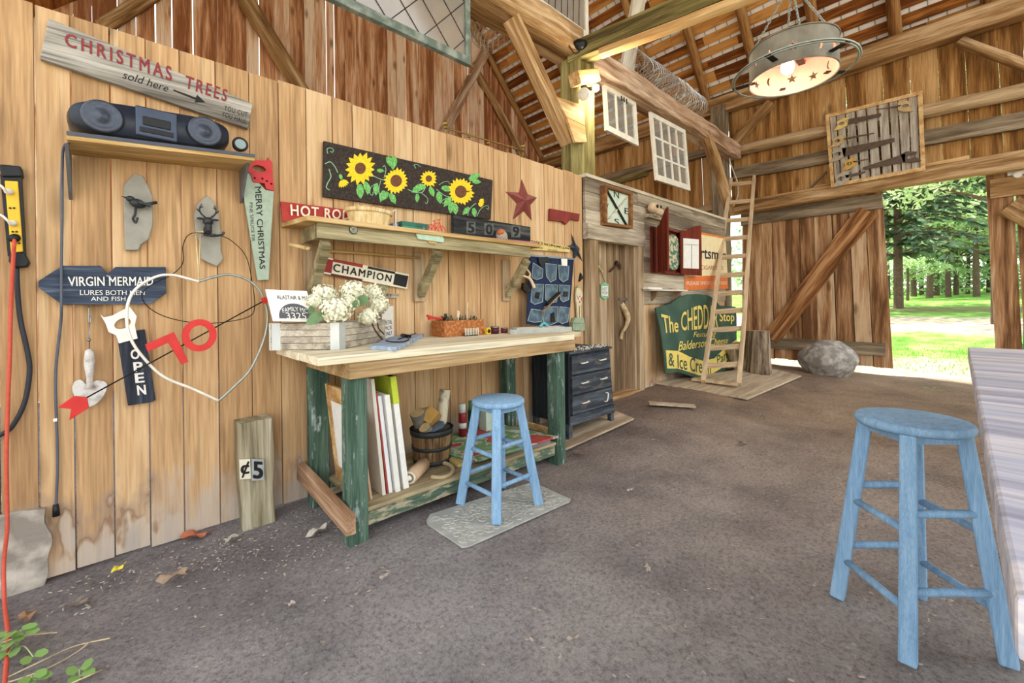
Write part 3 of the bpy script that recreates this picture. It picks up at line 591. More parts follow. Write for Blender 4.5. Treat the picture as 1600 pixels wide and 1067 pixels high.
# heart of wire with arrow and 70
hy=WY-.16
WIRE=mat('galvanised wire','9fa49a',.4,.6,.15,30); WIREW=mat('white wire','e4e0d4',.5)
s=T('heart_decoration','wire heart hanging on the wall pierced by an arrow with red 70','decoration',Yp(320,626,WY))
hp=[(311,440),(330,434),(358,429),(388,438),(408,458),(418,490),(413,528),(392,576),(366,604),(342,626)]
hl=[(342,626),(300,607),(255,588),(222,556),(203,526),(198,494),(203,465),(220,445),(248,431),(272,430),(293,435),(311,440)]
B().tube(smooth_pts([Yp(*p,hy) for p in hp],6),.0065,8).obj('heart_wire',WIRE,s,True); B().tube(smooth_pts([Yp(*p,hy) for p in hl],6),.0062,8).obj('heart_wire',WIREW,s,True)
B().tube([Yp(134,622,hy-.02),Yp(440,455,hy-.02)],.0035,6).obj('arrow_shaft',DARK,s,True)
pl('fletching',[(90,637),(112,621),(118,619),(136,621),(139,637),(108,657),(111,639)],hy-.03,.014,RED,s,bevel=.002)
pl('arrow_head',[(408,466),(424,462),(420,452),(436,458),(428,470),(412,475)],hy-.03,.012,RED,s)
pl('numeral_seven',Q([(897,270),(1075,192),(1165,375),(1120,393),(1040,258),(913,316)],.253,0,470),hy-.035,.018,RED,s,bevel=.002)
pl('numeral_zero',ell(311.5,524,27.5,25,40,-.3),hy-.035,.018,RED,s,[ell(312,524,16,15.5,32,-.3)])
B().tube([Yp(311,440,hy),Yp(306,366,WY-.08)],.003,6).tube([Yp(310,440,hy),Yp(313,365,WY-.07)],.003,6).tube([Yp(300,366,WY-.07),Yp(318,362,WY-.07)],.007,6).obj('raffia_string',mat('raffia','cdb98c',.9),s,True)
o=B().tube(smooth_pts([Yp(*p,WY-.09) for p in ((318,364),(296,366),(286,384),(286,410),(270,428),(235,446),(222,462),(232,480),(262,496),(310,505),(352,503),(388,495),(398,480),(394,440),(384,400),(360,375),(338,367))],6,True),.0022,6,True).obj('wire_hoop',DARK,None,True); tag(o,'thin dark loop of wire hung on the stag hook','wire')
# open saw sign
y=WY-.03; s=T('saw_sign','hand saw shaped open sign with dark blade and white handle','sign',Yp(215,630,WY))
pl('saw_blade',Q([(730,262),(830,186),(895,175),(962,612),(940,625),(790,648)],.253,0,470),y,.012,NAVYZ,s,bevel=.002)
pl('saw_handle',Q([(620,85),(640,102),(690,92),(800,35),(845,95),(832,150),(850,232),(735,263),(716,212),(670,192),(652,140)],.253,0,470),y-.008,.022,WHITE,s,[ell(191.5,505.5,13.5,8,20,-.35)])
for ch,(cx,cy) in zip('OPEN',((832,330),(851,407),(860,475),(872,550))):
    q=Q([(cx-26,cy-26),(cx+24,cy-31),(cx+30,cy+26),(cx-20,cy+31)],.253,0,470); lettering(ch,quad(q,y),WHITE,s,bold=.05)
# merry christmas saw
y=WY-.03; s=T('saw_sign','pale green hand saw sign with red handle wishing merry christmas','sign',Yp(412,437,WY))
pl('saw_blade',Q([(585,240),(625,150),(730,262),(782,270),(750,818),(682,822)],.2532,230,230),y,.012,mat('pale green paint','a3b3a0',.7,0,.12,30,.15),s,bevel=.002)
pl('saw_handle',Q([(612,95),(650,78),(738,82),(745,62),(772,95),(775,180),(785,268),(735,257),(725,222),(655,215),(640,165),(612,140)],.2532,230,230),y-.008,.022,mat('red handle paint','c4373a',.55),s,[ell(404.5,263.5,11,5.2,20,.2)])
for px,py in ((398,278),(410,279),(417,283),(424,287)): B().lathe([(.006,0),(.004,.003),(0,.004)],Yp(px,py,y-.008),(0,-1,0),8).obj('rivet',DARK,s,True)
z6=lambda pts:quad(Q(pts,.2532,230,230),y)
lettering('MERRY CHRISTMAS',z6([(702,243),(728,750),(694,752),(664,245)]),BLKP,s,bold=.012); lettering('PINE SPRUCE FIR',z6([(650,340),(664,580),(645,582),(628,343)]),BLKP,s)
# numbered post end
a=Zp(404,812); s=T('wooden_post','short weathered grey post with number plates leaning against the wall','post',(a.x,WY-.08,0))
beam('post_body',(a.x+.0,WY-.085,-.02),(a.x-.01,WY-.085,Yp(402,658,WY-.15).z),.155,.13,wood('split grey post',['6b6148','a49a80','c8c0aa'],'x',1,.2,.1,bmp=.5),s,up=(0,1,0),rough=.008)
yy=WY-.156
pl('number_plate',[(374,718),(391,717),(392,748),(375,749)],yy,.004,CREAM,s); pl('number_plate',[(393,717),(412,718),(413,750),(393,751)],yy,.004,mat('grey plate','a5abab',.6),s)
lettering('¢',quad([(376,722),(389,721),(389,745),(377,746)],yy),BLKP,s,bold=.03); lettering('5',quad([(396,721),(410,722),(410,747),(396,747)],yy),BLKP,s,bold=.05)
# ---------------- long shelf and its load ----------------
SHY=WY-.30; s=T('wall_shelf','long weathered wall shelf on three diagonal brackets above the workbench','shelf',(1.6,WY,1.65))
x0,x1=Yp(478,338,SHY).x,Yp(842,388,SHY).x; ST=1.698
B().hexa([(x0,SHY-.03,ST-.028),(x1,SHY-.03,ST-.028),(x1,WY-.003,ST-.028),(x0-.05,WY-.003,ST-.028),(x0,SHY-.03,ST),(x1,SHY-.03,ST),(x1,WY-.003,ST),(x0-.05,WY-.003,ST)]).obj('shelf_board',PINEX,s,bevel=.003)
SHG=wood('grey green shelf apron',['5a5138','8f8462','b8ac88'],'x',1.5,.2,.1)
B().box((x0+.06,SHY,ST-.115),(x1-.1,SHY+.035,ST-.028)).obj('apron',SHG,s,bevel=.003); B().box((x0+.06,SHY+.02,ST-.115),(x0+.095,WY-.003,ST-.028)).obj('end_apron',SHG,s,bevel=.003)
for tp,bt in (((508,366),(466,442)),((684,386),(648,446)),((822,400),(782,468))):
    a=Yp(*tp,SHY+.03); c=Yp(*bt,WY-.025); a.z=ST-.115; B().bar((a.x,SHY+.02,a.z-.02),(a.x,WY-.03,a.z-.31),.05,.06,(0,1,0)).obj('bracket',RAIL if False else SHG,s,bevel=.003)
    B().box((a.x-.045,WY-.028,a.z-.36),(a.x+.045,WY-.003,a.z)).obj('bracket_cleat',GREYZ,s,bevel=.003)
o=B().cyl(Yp(453,382,WY-.1),Yp(484,389,SHY+.1),.012,n=10).obj('dowel',PINEX,None,True); tag(o,'short pale dowel sticking out left of the long shelf','dowel')
o=B().tube([Yp(497,391,WY-.05),Yp(560,395,WY-.045),Yp(656,403,WY-.04)],.009,8).obj('stick',PINEX,None,True); tag(o,'long thin stick lying under the long shelf','stick')
# target badge, tag
c=Yp(552,359,SHY-.001); o=B().lathe([(.026,0),(.026,-.006),(.0,-.007)],c,(0,1,0),24).obj('target_badge',mat('dark green enamel','1f2a20',.5)); tag(o,'round dark target badge on the front of the long shelf','badge')
for r in (.020,.013,.006): B().tube([c+V((r*math.cos(t*.3),-.007,r*math.sin(t*.3))) for t in range(21)],.0013,6,True).obj('target_ring',CREAM,o)
s=T('shelf_tag','small pale green wooden name tag hanging on the shelf front','sign',Yp(673,375,SHY))
q=Q([(90,170),(420,215),(418,240),(436,268),(424,312),(110,268),(88,215)],.125,640,340); pl('tag_board',q,SHY-.014,.01,mat('mint paint','b4ccb4',.7,0,.1,40),s,bevel=.002); pl('tag_foot',Q([(235,290),(345,305),(330,330),(240,315)],.125,640,340),SHY-.012,.01,PINEX,s)
lettering('GARDEN',quad(Q([(130,190),(395,228),(395,255),(130,222)],.125,640,340),SHY-.014),mat('teal ink','7f9c86',.7),s) if False else None
# hot rod sign
y=WY-.06; s=T('wooden_sign','red board sign with cream hot rod lettering standing on the long shelf','sign',Yp(490,345,WY-.05))
q=[(441,313),(560,326),(575,345),(443,345)]
a,c=Yp(441,313,y),Yp(560,328,y); B().hexa([(a.x,y,ST+.001),(c.x,y,ST+.001),(c.x,y+.018,ST+.001),(a.x,y+.018,ST+.001),(a.x,y+.03,a.z),(c.x,y+.03,c.z),(c.x,y+.048,c.z),(a.x,y+.048,a.z)]).obj('sign_board',REDW,s,bevel=.002)
lettering('HOT ROD',quad([(453,320),(546,330),(545,344),(454,337)],y+.012),CREAM,s,bold=.03,sp=1.15,lift=.012)
# basket
c=V((Yp(578,345,WY-.17).x,WY-.16,ST)); s=T('basket','oval pale veneer basket filled with wood shavings on the long shelf','basket',c)
BASK=wood('basket veneer',['c2a46c','dfc795','efdcb4'],'z',3,.0,.2,bmp=.1)
B().lathe([(.0,.002),(.105,.002),(.125,.1),(.13,.102),(.118,.1),(.1,.012),(.0,.012)],c,(0,0,1),36,sx=1.15,sy=.85,ref=(1,0,0)).obj('basket_body',BASK,s)
B().lathe([(.126,.088),(.131,.088),(.133,.112),(.127,.112)],c,(0,0,1),36,sx=1.15,sy=.85,ref=(1,0,0)).obj('rim_band',BASK,s,True)
b=B()
for i in range(260):
    t=R.uniform(0,6.28); r=R.uniform(0,.115)**1; p=c+V((r*math.cos(t)*1.15,r*math.sin(t)*.85,.1+R.uniform(0,.03)*(1-r*5))); q=[p]
    for k in range(3): q.append(q[-1]+V((R.uniform(-.018,.018),R.uniform(-.018,.018),R.uniform(-.01,.012))))
    b.tube(q,.0012,4)
o=b.obj('wood_shavings',mat('pale shavings','d9c3a4',.9,0,.15,60),s); o['kind']='stuff'
for dx in (-.03,.03): B().tube(smooth_pts([c+V((dx-.02,.0,.11)),c+V((dx-.01,0,.135)),c+V((dx+.01,0,.138)),c+V((dx+.02,0,.11))],4),.003).obj('shaving_curl',BASK,s,True)
B().tube(smooth_pts([c+V((.135,-.06,.11)),c+V((.15,-.07,.13)),c+V((.155,-.06,.05)),c+V((.16,-.06,.0))],4),.003).obj('wire_handle',WIREW,s,True)
# boxes and bicycle
def xat(px,y): return Yp(px,350,y).x
a=xat(613,WY-.1); o=B().box((a,WY-.11,ST),(a+.075,WY-.04,ST+.065)).obj('gift_box',mat('lavender card','a9a6c8',.7),bevel=.003); tag(o,'small lavender box between basket and teal box','box')
a=xat(626,WY-.14); c_=xat(668,WY-.14); s=T('storage_box','flat teal box with a star clasp on the long shelf','box',((a+c_)/2,WY-.1,ST))
B().box((a,WY-.16,ST),(c_,WY-.04,ST+.07)).obj('box_body',mat('teal paint','3c7f6c',.6,0,.25,12),s,bevel=.003); B().box((a-.003,WY-.163,ST+.048),(c_+.003,WY-.038,ST+.076)).obj('box_lid',mat('dark teal paint','2f6d5d',.6,0,.25,12),s,bevel=.003)
p=V((c_-.045,WY-.165,ST+.04)); B().plate([[p+V((.016*(1 if k%2==0 else .4)*math.sin(k*math.pi/5),0,.016*(1 if k%2==0 else .4)*math.cos(k*math.pi/5))) for k in range(10)]],(0,.004,0)).obj('star_clasp',STEEL,s)
c=V((Yp(682,350,WY-.23).x,WY-.23,ST)); s=T('toy_bicycle','small red metal bicycle ornament standing on the long shelf','ornament',c)
RB=mat('red enamel','d8413c',.4); w1,w2=c+V((-.042,0,.032)),c+V((.042,0,.032))
for w_ in (w1,w2):
    b=B().tube([w_+V((.03*math.cos(t*.2618),0,.03*math.sin(t*.2618))) for t in range(24)],.0032,6,True)
    for k in range(8): b.tube([w_,w_+V((.03*math.cos(k*.785),0,.03*math.sin(k*.785)))],.0012,4)
    b.obj('wheel',RB,s,True)
bb_=c+V((-.004,0,.034)); st_=c+V((-.018,0,.085)); hd=c+V((.026,0,.083))
B().tube([w1,bb_],.0028).tube([bb_,st_],.0028).tube([w1,st_+V((.004,0,-.012))],.0028).tube([st_+V((.004,0,-.012)),hd],.0028).tube([bb_,hd],.0028).tube([w2,hd],.0028).tube([hd,hd+V((-.004,0,.02))],.0028).obj('frame',RB,s,True)
B().tube([hd+V((-.004,-.02,.022)),hd+V((-.004,.02,.022))],.003).obj('handlebar',RB,s,True); B().ball(st_+V((0,0,.006)),.012,.006,.004,sub=2).obj('saddle',RB,s,True)
# black numbers board
y=WY-.07; s=T('number_board','worn black board with stencilled 509 standing on the long shelf','sign',Yp(770,368,WY))
a,c_=Yp(709,338,y),Yp(829,352,y); zt=.5*(a.z+c_.z)
B().box((a.x,y,ST),(c_.x,y+.04,zt)).obj('board',wood('worn black board',['1b1b1c','2e2f30','5d5f5e'],'x',2,.0,.05),s,bevel=.004)
for ch,px,py in (('5',736,356),('0',764,358.5),('9',806,362)):
    pl('stencil_square',[(px-7,py-10),(px+7,py-9),(px+7,py+9),(px-7,py+8.5)],y-.0012,.001,mat('grey stencil','5e625f',.8,0,.3,60),s); lettering(ch,quad([(px-4.5,py-8),(px+4.5,py-7.5),(px+4.5,py+7.5),(px-4.5,py+7)],y-.0012),BLKP,s,bold=.05)
c=V((Yp(784,362,WY-.16).x,WY-.16,ST)); s=T('bird_house_stone','grey speckled egg-shaped stone with orange cap leaning on the black board','ornament',c)
rot=M.Rotation(-.45,3,'Y'); B().ball(c+V((0,0,.058)),.05,.045,.064,rot=rot,sub=3).obj('stone_body',mat('speckled grey','8c8a7c',.8,0,.5,90,.3,'c9c4b0'),s,True); B().ball(c+V((-.026,-.012,.088)),.034,.036,.026,rot=rot,sub=3).obj('cap',mat('burnt orange','bf6a48',.7),s,True); B().ball(c+V((-.008,-.036,.07)),.016,.012,.016,sub=2).obj('beak',mat('ochre','b9a26a',.7),s,True)
a,c_=Yp(742,368,WY-.2),Yp(836,380,WY-.2); o=B().bar((a.x,WY-.2,ST+.012),(c_.x,WY-.19,ST+.018),.05,.018,w1=.06,h1=.036).obj('pink_lath',mat('dusty pink paint','a9747c',.7,0,.15,15)); tag(o,'dusty pink wooden lath lying along the front of the long shelf','lath')
# sunflower painting
y=WY-.03; s=T('sunflower_painting','long dark board painted with yellow sunflowers and green vines','painting',Yp(637,325,WY))
pl('panel',[(506,220),(769,281),(770,283),(767,343),(505,307)],y,.02,mat('near black board','2b231e',.75,0,.35,60,.1,'4a4038',lo=.4,hi=.8),s,bevel=.002)
YP=mat('sunflower yellow','f0c21a',.7,0,.25,90,0,'f7dd3a'); LG=mat('leaf green paint','5fa653',.7,0,.25,70,0,'8cc97c'); VG=mat('vine green paint','8fbf9a',.7); BRN=mat('seed brown','6d4630',.8,0,.3,80)
lb,vb=B(),B()
def flat(b,pts,lift): 
    b.b.faces.new([b.b.verts.new(Yp(*p,y-lift)) for p in pts])
def petal(b,cx,cy,a,r0,r1,w,lift):
    ca,sa=math.cos(a),math.sin(a)*1.05; P=[]
    for t,k in ((0,.45),(.35,1),(.65,.85),(1,0),(.65,-.85),(.35,-1),(0,-.45)):
        r=r0+(r1-r0)*t; P.append((cx+ca*r-sa*k*w,cy+sa*r+ca*k*w))
    flat(b,P,lift)
for cx,cy,r,rc,n in ((563,263,26,8.6,15),(619,282.5,20,9,20),(670,279,14,5,15),(720,299.5,21,9.2,22)):
    fb,cb=B(),B()
    for i in range(n): petal(fb,cx,cy,i*2*math.pi/n+.1,rc*.8,r*R.uniform(.86,1.05),r*.15,.0016+.0001*(i%3))
    flat(cb,ell(cx,cy,rc,rc*1.05,20),.0024); o=fb.obj('painted_flower',YP,s); cb.obj('seed_head',BRN,o)
for cx,cy,r,a in ((534,280,13,1.2),(747,315,10,.3)):
    fb=B()
    for i in range(6): petal(fb,cx,cy,a+(i-2.5)*.28,2,r,2.2,.0016+.0001*(i%3))
    fb.obj('painted_bud',YP,s)
for px,py,a,r in ((524+7,272,1.2,10),(605,245,1.0,20),(616,244,1.7,21),(562,288,1.5,22),(570,284,1.2,18),(576,290,1.7,14),(589,266,.1,12),(588,287,1.6,18),(606,300,2.2,16),(610,302,1.1,18),(600,298,1.9,18),(665,291,3.0,20),(672,292,1.2,16),(652,303,1.6,13),(660,290,2.6,20),(690,293,.2,18),(685,300,1.4,18),(733,281,-.5,20),(738,283,.1,14),(704,308,2.2,18),(706,315,1.7,18),(711,318,1.5,17),(733,324,2.3,15),(740,325,1.4,14)): petal(lb,px,py,a,0,r,r*.26,.0006+.0009*R.random())
def vine(pts,w=.0022): vb.tube(smooth_pts([Yp(*p,y-.0015) for p in pts],5),w,6)
vine([(508,256),(516,253),(523,260),(528,270)],.003); vine([(514,264),(517,276),(512,286),(510,293),(515,297)],.003); vine([(512,240),(511,233),(516,231),(521,234),(519,238),(516,236)]); vine([(581,273),(590,278),(601,282)],.0028); vine([(595,282),(592,296),(594,310)]); vine([(600,278),(603,266),(601,259),(598,261)]); vine([(637,296),(650,301),(660,300),(665,292)],.0028); vine([(682,296),(694,305),(704,308)],.0028); vine([(658,301),(668,310),(667,318),(664,316)]); vine([(650,263),(647,258),(652,257),(657,261)]); vine([(686,289),(694,284),(701,284),(702,288)]); vine([(731,337),(733,328),(740,320),(744,318)],.0028); vine([(745,338),(750,328),(757,322),(763,322),(763,327),(760,325)]); vine([(590,286),(580,292),(578,302),(582,305),(583,300)]); vine([(697,309),(690,315),(693,318)])
lb.obj('painted_leaves',LG,s); vb.obj('painted_vines',VG,s)
# stars and wall plaques
def star(name,tips,cen,m,label,d=.06,f=.42):
    c=Yp(*cen,WY-d); P=[]
    for i in range(5):
        a,bq=V(tips[i]),V(tips[(i+1)%5]); mid=(a+bq)/2; ce=V(cen); q=ce+(mid-ce)*.52; P+=[Yp(*a,WY-.004),Yp(*q,WY-.012)]
    b=B(); vs=[b.b.verts.new(p) for p in P]; v=b.b.verts.new(c); v2=b.b.verts.new(Yp(*cen,WY-.003))
    for i in range(10): b.b.faces.new([vs[i],vs[(i+1)%10],v]); b.b.faces.new([vs[(i+1)%10],vs[i],v2])
    return tag(b.obj(name,m),label,'star')
star('barn_star',Q([(1040,425),(1168,580),(1125,775),(965,765),(903,530)],.1875,620,200),(822,313),mat('rust red tin','7d3d38',.55,.1,.15,25),'rust red five-pointed tin star on the pine wall')
star('barn_star',Q([(395,400),(452,505),(472,592),(405,590),(368,490)],.2343,800,270),(901,388),mat('dark blue tin','3a4250',.5,.2,.15,25),'small dark blue tin star beside the yellow name board')
o=pl('arrow_plaque',Q([(1280,670),(1525,715),(1520,775),(1450,760),(1412,805),(1385,780),(1275,768)],.1875,620,200),WY-.03,.027,mat('barn red wood','7e2f2a',.7,0,.25,10,.2),bevel=.003); tag(o,'dark red wooden plaque with a notched lower edge right of the star','plaque')
# champion sign
y=WY-.03; s=T('wooden_sign','narrow framed champion sign with red and black ends','sign',Yp(565,450,WY)); Z3=lambda pts:Q(pts,.178,400,390)
pl('sign_board',Z3([(565,55),(1347,217),(1326,346),(524,196)]),y,.026,CREAM,s,bevel=.002)
pl('red_panel',Z3([(572,70),(678,92),(662,208),(555,184)]),y-.002,.002,mat('deep red','8f2f28',.7),s); pl('red_stripe',Z3([(678,80),(940,130),(935,160),(672,104)]),y-.0015,.001,mat('stripe red','9a3a30',.7),s)
pl('black_panel',Z3([(1222,208),(1338,232),(1318,332),(1204,305)]),y-.002,.002,BLKP,s); pl('black_stripe',Z3([(985,145),(1222,195),(1220,215),(980,166)]),y-.0015,.001,BLKP,s); pl('dark_stripe',Z3([(660,208),(935,258),(930,280),(658,226)]),y-.0015,.001,mat('dark red','5c2a22',.7),s)
lettering('CHAMPION',quad(Z3([(682,122),(1190,225),(1180,285),(675,190)]),y),BLKP,s,bold=.03,sp=1.25,lift=.004)
o=pl('wall_tag',[(588,455),(624,459),(622,466),(588,463)],WY-.014,.012,GREYX); tag(o,'small grey wooden tag on the wall behind the flowers','sign')
lettering('EY',quad([(604,458.5),(613,459.5),(612.5,464),(604,463)],WY-.014),BLKP,o,bold=.02)
# curtain rail on top of the partition
s=T('curtain_rail','thin brass rail with finials standing on top of the pine partition','rail',Yp(760,235,WY+.1)); BR=mat('aged brass','8a6f3c',.45,.7,.2,30)
a,c_=Yp(697,200,WY+.02),Yp(818,236,WY+.02)
B().tube([a,c_],.007).obj('rod',BR,s,True); B().tube([Yp(700,212,WY+.02),Yp(814,246,WY+.02)],.004).obj('lower_rod',BR,s,True)
for px,py in ((696,197),(733,217),(763,227),(793,232),(817,232)):
    p=Yp(px,py,WY+.02); k=1.5 if px in (696,817) else .9
    b=B().ball(p+V((0,0,.02)),.016*k,sub=2).ball(p+V((0,0,-.01)),.011*k,sub=2).cyl(p,(p.x,p.y,2.54),.005); b.obj('finial',BR,s,True)
# ---------------- workbench ----------------
GRN=wood('green painted post',['2b3f34','445c4d','62796a'],'z',2,.2,.1,paint=(.33,.40,.38),pamt=.40,bmp=.3)
GRNX=wood('worn green rail',['32483c','4f6656','7f8468'],'x',2,.2,.1,paint=(.45,.38,.26),pamt=.45,bmp=.3)
BTOP=wood('pale bench top',['b5a684','dbd0b0','eee7d0'],'x',1.2,.35,.18); APR=wood('bench apron',['7c6440','ae9066','c9b088'],'x',1.2,.35,.1)
BZ,YF=.958,2.06
s=T('workbench','pale-topped workbench with chipped green legs and a lower shelf','workbench',(1.68,2.45,0))
xl,xr=Yp(498,559,YF).x,Yp(898,522,YF).x
b=B(); ys=[YF,YF+.15,YF+.29,YF+.43,YF+.57,WY-.012]
b2=None
for i,(a,c) in enumerate(zip(ys,ys[1:])): b.box((xl+R.uniform(-.004,.004),a+.0015,BZ-.04),((xr+.27 if i in (1,2) else xr+.13 if i>2 else xr)+R.uniform(-.01,.01),c-.0015,BZ+R.uniform(-.001,.001)))
b.obj('worktop',BTOP,s,bevel=.003)
lx0,lx1=Yp(545,700,2.10).x,Yp(886,640,2.10).x
AX0,AX1=lx0-.0,Yp(899,540,YF+.02).x
B().box((AX0,YF+.02,BZ-.125),(AX1,YF+.045,BZ-.04)).obj('front_apron',APR,s,bevel=.003)
B().box((AX0,YF+.045,BZ-.125),(AX0+.03,WY-.03,BZ-.04)).obj('side_apron',APR,s,bevel=.003); B().box((AX1-.03,YF+.045,BZ-.125),(AX1,WY-.03,BZ-.04)).obj('side_apron',APR,s,bevel=.003)
for x in (lx0+.005,lx1-.105):
    for y in (YF+.05,WY-.14):
        w_=.098 if y<2.5 else .1; dx=0 if y<2.5 else -.0
        B().box((x+dx,y,-.03),(x+dx+w_,y+.098,BZ-.041)).obj('leg',GRN,s,bevel=.006)
beam('side_stretcher',(lx0-.03,WY-.03,.20),(lx0-.03,YF-.05,.155),.045,.095,wood('reddish stretcher',['7a5a40','a98568','c9ab90'],'x',1.5,.3,.1),s,rough=.002)
SZ=.155
LSH=wood('dusty shelf boards',['6b5c42','9c8b6a','bfb08c'],'x',1.5,.3,.2)
b=B(); yy=YF+.06
for c in (YF+.25,YF+.42,WY-.1): b.box((lx0+.1,yy+.0015,SZ-.02),(lx1-.0,c-.0015,SZ)); yy=c
b.obj('lower_shelf',LSH,s,bevel=.002); B().box((lx0+.105,YF+.075,SZ-.10),(lx1-.02,YF+.10,SZ-.021)).obj('shelf_rail',GRNX,s,bevel=.003); B().box((lx0+.105,WY-.16,SZ-.10),(lx1-.02,WY-.142,SZ-.021)).obj('shelf_rail',GRNX,s,bevel=.003)
B().box((lx1-.004,YF+.15,SZ),(lx1+.02,WY-.15,SZ+.05)).obj('shelf_lip',PINEX,s,bevel=.002)
# ---- on the bench: crate, flowers, cushion, signs ----
A,Bc,Cc,Dc=V((.612,2.62,BZ)),V((.885,2.345,BZ)),V((1.31,2.66,BZ)),V((.97,2.775,BZ)); CH=.145
s=T('crate','planter crate of printed pale boards with metal corners on the bench','crate',(A+Cc)/2)
CRW=wood('pale crate board',['857b6e','b3a998','d2cabb'],'x',2,.0,.3); CRX=CRW
def wallseg(a,c,name,m):
    nrm=(c-a).cross(V((0,0,1))).normalized(); b=B()
    for k in range(4): b.hexa([a+V((0,0,.003+k*CH/4)),c+V((0,0,.003+k*CH/4)),c-nrm*.012+V((0,0,.003+k*CH/4)),a-nrm*.012+V((0,0,.003+k*CH/4)),a+V((0,0,(k+1)*CH/4)),c+V((0,0,(k+1)*CH/4)),c-nrm*.012+V((0,0,(k+1)*CH/4)),a-nrm*.012+V((0,0,(k+1)*CH/4))])
    b.obj(name,m,s)
for a,c in ((A,Bc),(Bc,Cc),(Cc,Dc),(Dc,A)): wallseg(a,c,'crate_side',CRW)
ins=lambda p:p+( (A+Bc+Cc+Dc)/4-p)*.06
B().hexa([ins(p)+V((0,0,.004)) for p in (A,Bc,Cc,Dc)]+[ins(p)+V((0,0,.02)) for p in (A,Bc,Cc,Dc)]).obj('crate_bottom',CRW,s)
ZN=mat('zinc sheet','c3c8c6',.45,.35,.08,8)
for p,q,r in ((A,Bc,Dc),(Bc,Cc,A)):
    d1=(q-p).normalized(); d2=(r-p).normalized(); o_=(-d1-d2).normalized()*.003
    P=[p+d1*.06,p,p+d2*.05]; b=B()
    for u,v in zip(P,P[1:]): b.hexa([u+o_,v+o_,v-o_,u-o_,u+o_+V((0,0,CH+.003)),v+o_+V((0,0,CH+.003)),v-o_+V((0,0,CH+.003)),u-o_+V((0,0,CH+.003))])
    b.obj('metal_corner',ZN,s)
# family sign card in the crate
q=[Yp(415,452,2.54),None,Yp(492,503,2.42),Yp(427,502,2.49)]; q[1]=q[0]+(q[2]-q[3])
def fq(u0,u1,v0,v1):
    g=lambda u,v:(q[3]*(1-u)+q[2]*u)*(1-v)+(q[0]*(1-u)+q[1]*u)*v
    return [g(u0,v1),g(u1,v1),g(u1,v0),g(u0,v0)]
s=T('family_sign','white family sign card with grey oval standing in the crate','sign',q[3])
B().plate([q],(0,.014,0)).obj('card',WHITE,s,bevel=.002)
lettering('ALASTAIR & MA',fq(.22,.98,.70,.83),DARK,s,lift=.002)
ov=[fq(.58+.42*math.cos(t*.2618),1,.1+.48*math.sin(t*.2618),1)[3]+V((0,-.003,0)) for t in range(0,13)]
B().plate([ov],(0,.002,0)).obj('grey_oval',mat('charcoal print','55565a',.7),s)
lettering('FAMILY MC',fq(.28,.88,.26,.40),WHITE,s,lift=.006,warp=lambda u,v:(u,v+4*.45*(.25-(u-.5)**2))); lettering('3325',fq(.34,.82,.08,.28),WHITE,s,lift=.006)
# hydrangea bouquet
s=T('hydrangea_bouquet','bunch of white artificial hydrangeas spilling over the crate','flowers',(1.0,2.5,BZ+.02))
HY=mat('ivory petals','eeecd2',.7,0,.08,30); HLF=mat('sage leaf','6f8c62',.6,0,.2,12)
def fhead(px,py,y,rpx,seed,squash=1.,m=HY):
    c=Yp(px,py,y); r=rpx*(c-V((0,0,H))).dot(ax)/F; rg=random.Random(seed); b=B()
    b.ball(c,r*.72,sub=2)
    for i in range(170):
        z=rg.uniform(-1,1); t=rg.uniform(0,6.28); q=math.sqrt(1-z*z); n=V((q*math.cos(t),q*math.sin(t),z)); p=c+V((n.x*r,n.y*r,n.z*r*squash))*rg.uniform(.8,1.0)
        u=n.orthogonal().normalized(); u=M.Rotation(rg.uniform(0,6.3),3,n)@u; v=n.cross(u); k=r*rg.uniform(.2,.3); ti=n*rg.uniform(-.4,.6)
        pts=[p,p+(u*.6+v*.35+ti*.2)*k,p+(u*1.1+ti*.5)*k,p+(u*.7-v*.5+ti*.4)*k] ; pts2=[p,p+(-u*.6-v*.35+ti*.3)*k,p+(-u*1.1+ti*.4)*k,p+(-u*.7+v*.5+ti*.3)*k]
        for P in (pts,pts2): b.b.faces.new([b.b.verts.new(w_) for w_ in P])
    bmesh.ops.remove_doubles(b.b,verts=b.b.verts[:],dist=1e-6)
    return b.obj('flower_head',m,s)
for i,a in enumerate(((507,462,2.47,21,.9),(525,484,2.36,25,.85),(552,456,2.45,21,.9),(583,458,2.52,17,.9),(590,476,2.5,19,.8),(575,494,2.44,18,.7),(492,470,2.42,14,.9),(545,472,2.38,16,.9))): fhead(a[0],a[1],a[2],a[3],i,a[4])
def leaf(px,py,y,qx,qy,y2,w,m,parent,name='leaf'):
    a,c=Yp(px,py,y),Yp(qx,qy,y2); d=c-a; sd=d.cross(V((.3,-1,.2))).normalized()*w; up_=V((0,-.25,.1))*d.length
    b=B(); mid=[]; l=[]; r=[]
    for i in range(7):
        t=i/6; k=math.sin(math.pi*min(1,t*.93+.05))**.8; p=a+d*t+up_*(t*(1-t)); mid.append(b.b.verts.new(p)); l.append(b.b.verts.new(p+sd*k+V((0,-.006,.004))*k)); r.append(b.b.verts.new(p-sd*k+V((0,-.006,.004))*k))
    for i in range(6): b.b.faces.new([mid[i],mid[i+1],l[i+1],l[i]]); b.b.faces.new([mid[i+1],mid[i],r[i],r[i+1]])
    return b.obj(name,m,parent,True)
for l in ((505,490,2.36,478,507,2.33,.03),(560,478,2.38,572,462,2.36,.035),(490,480,2.4,482,490,2.36,.02),(552,482,2.34,556,468,2.32,.02),(596,447,2.5,604,455,2.48,.015)): leaf(*l,HLF,s)
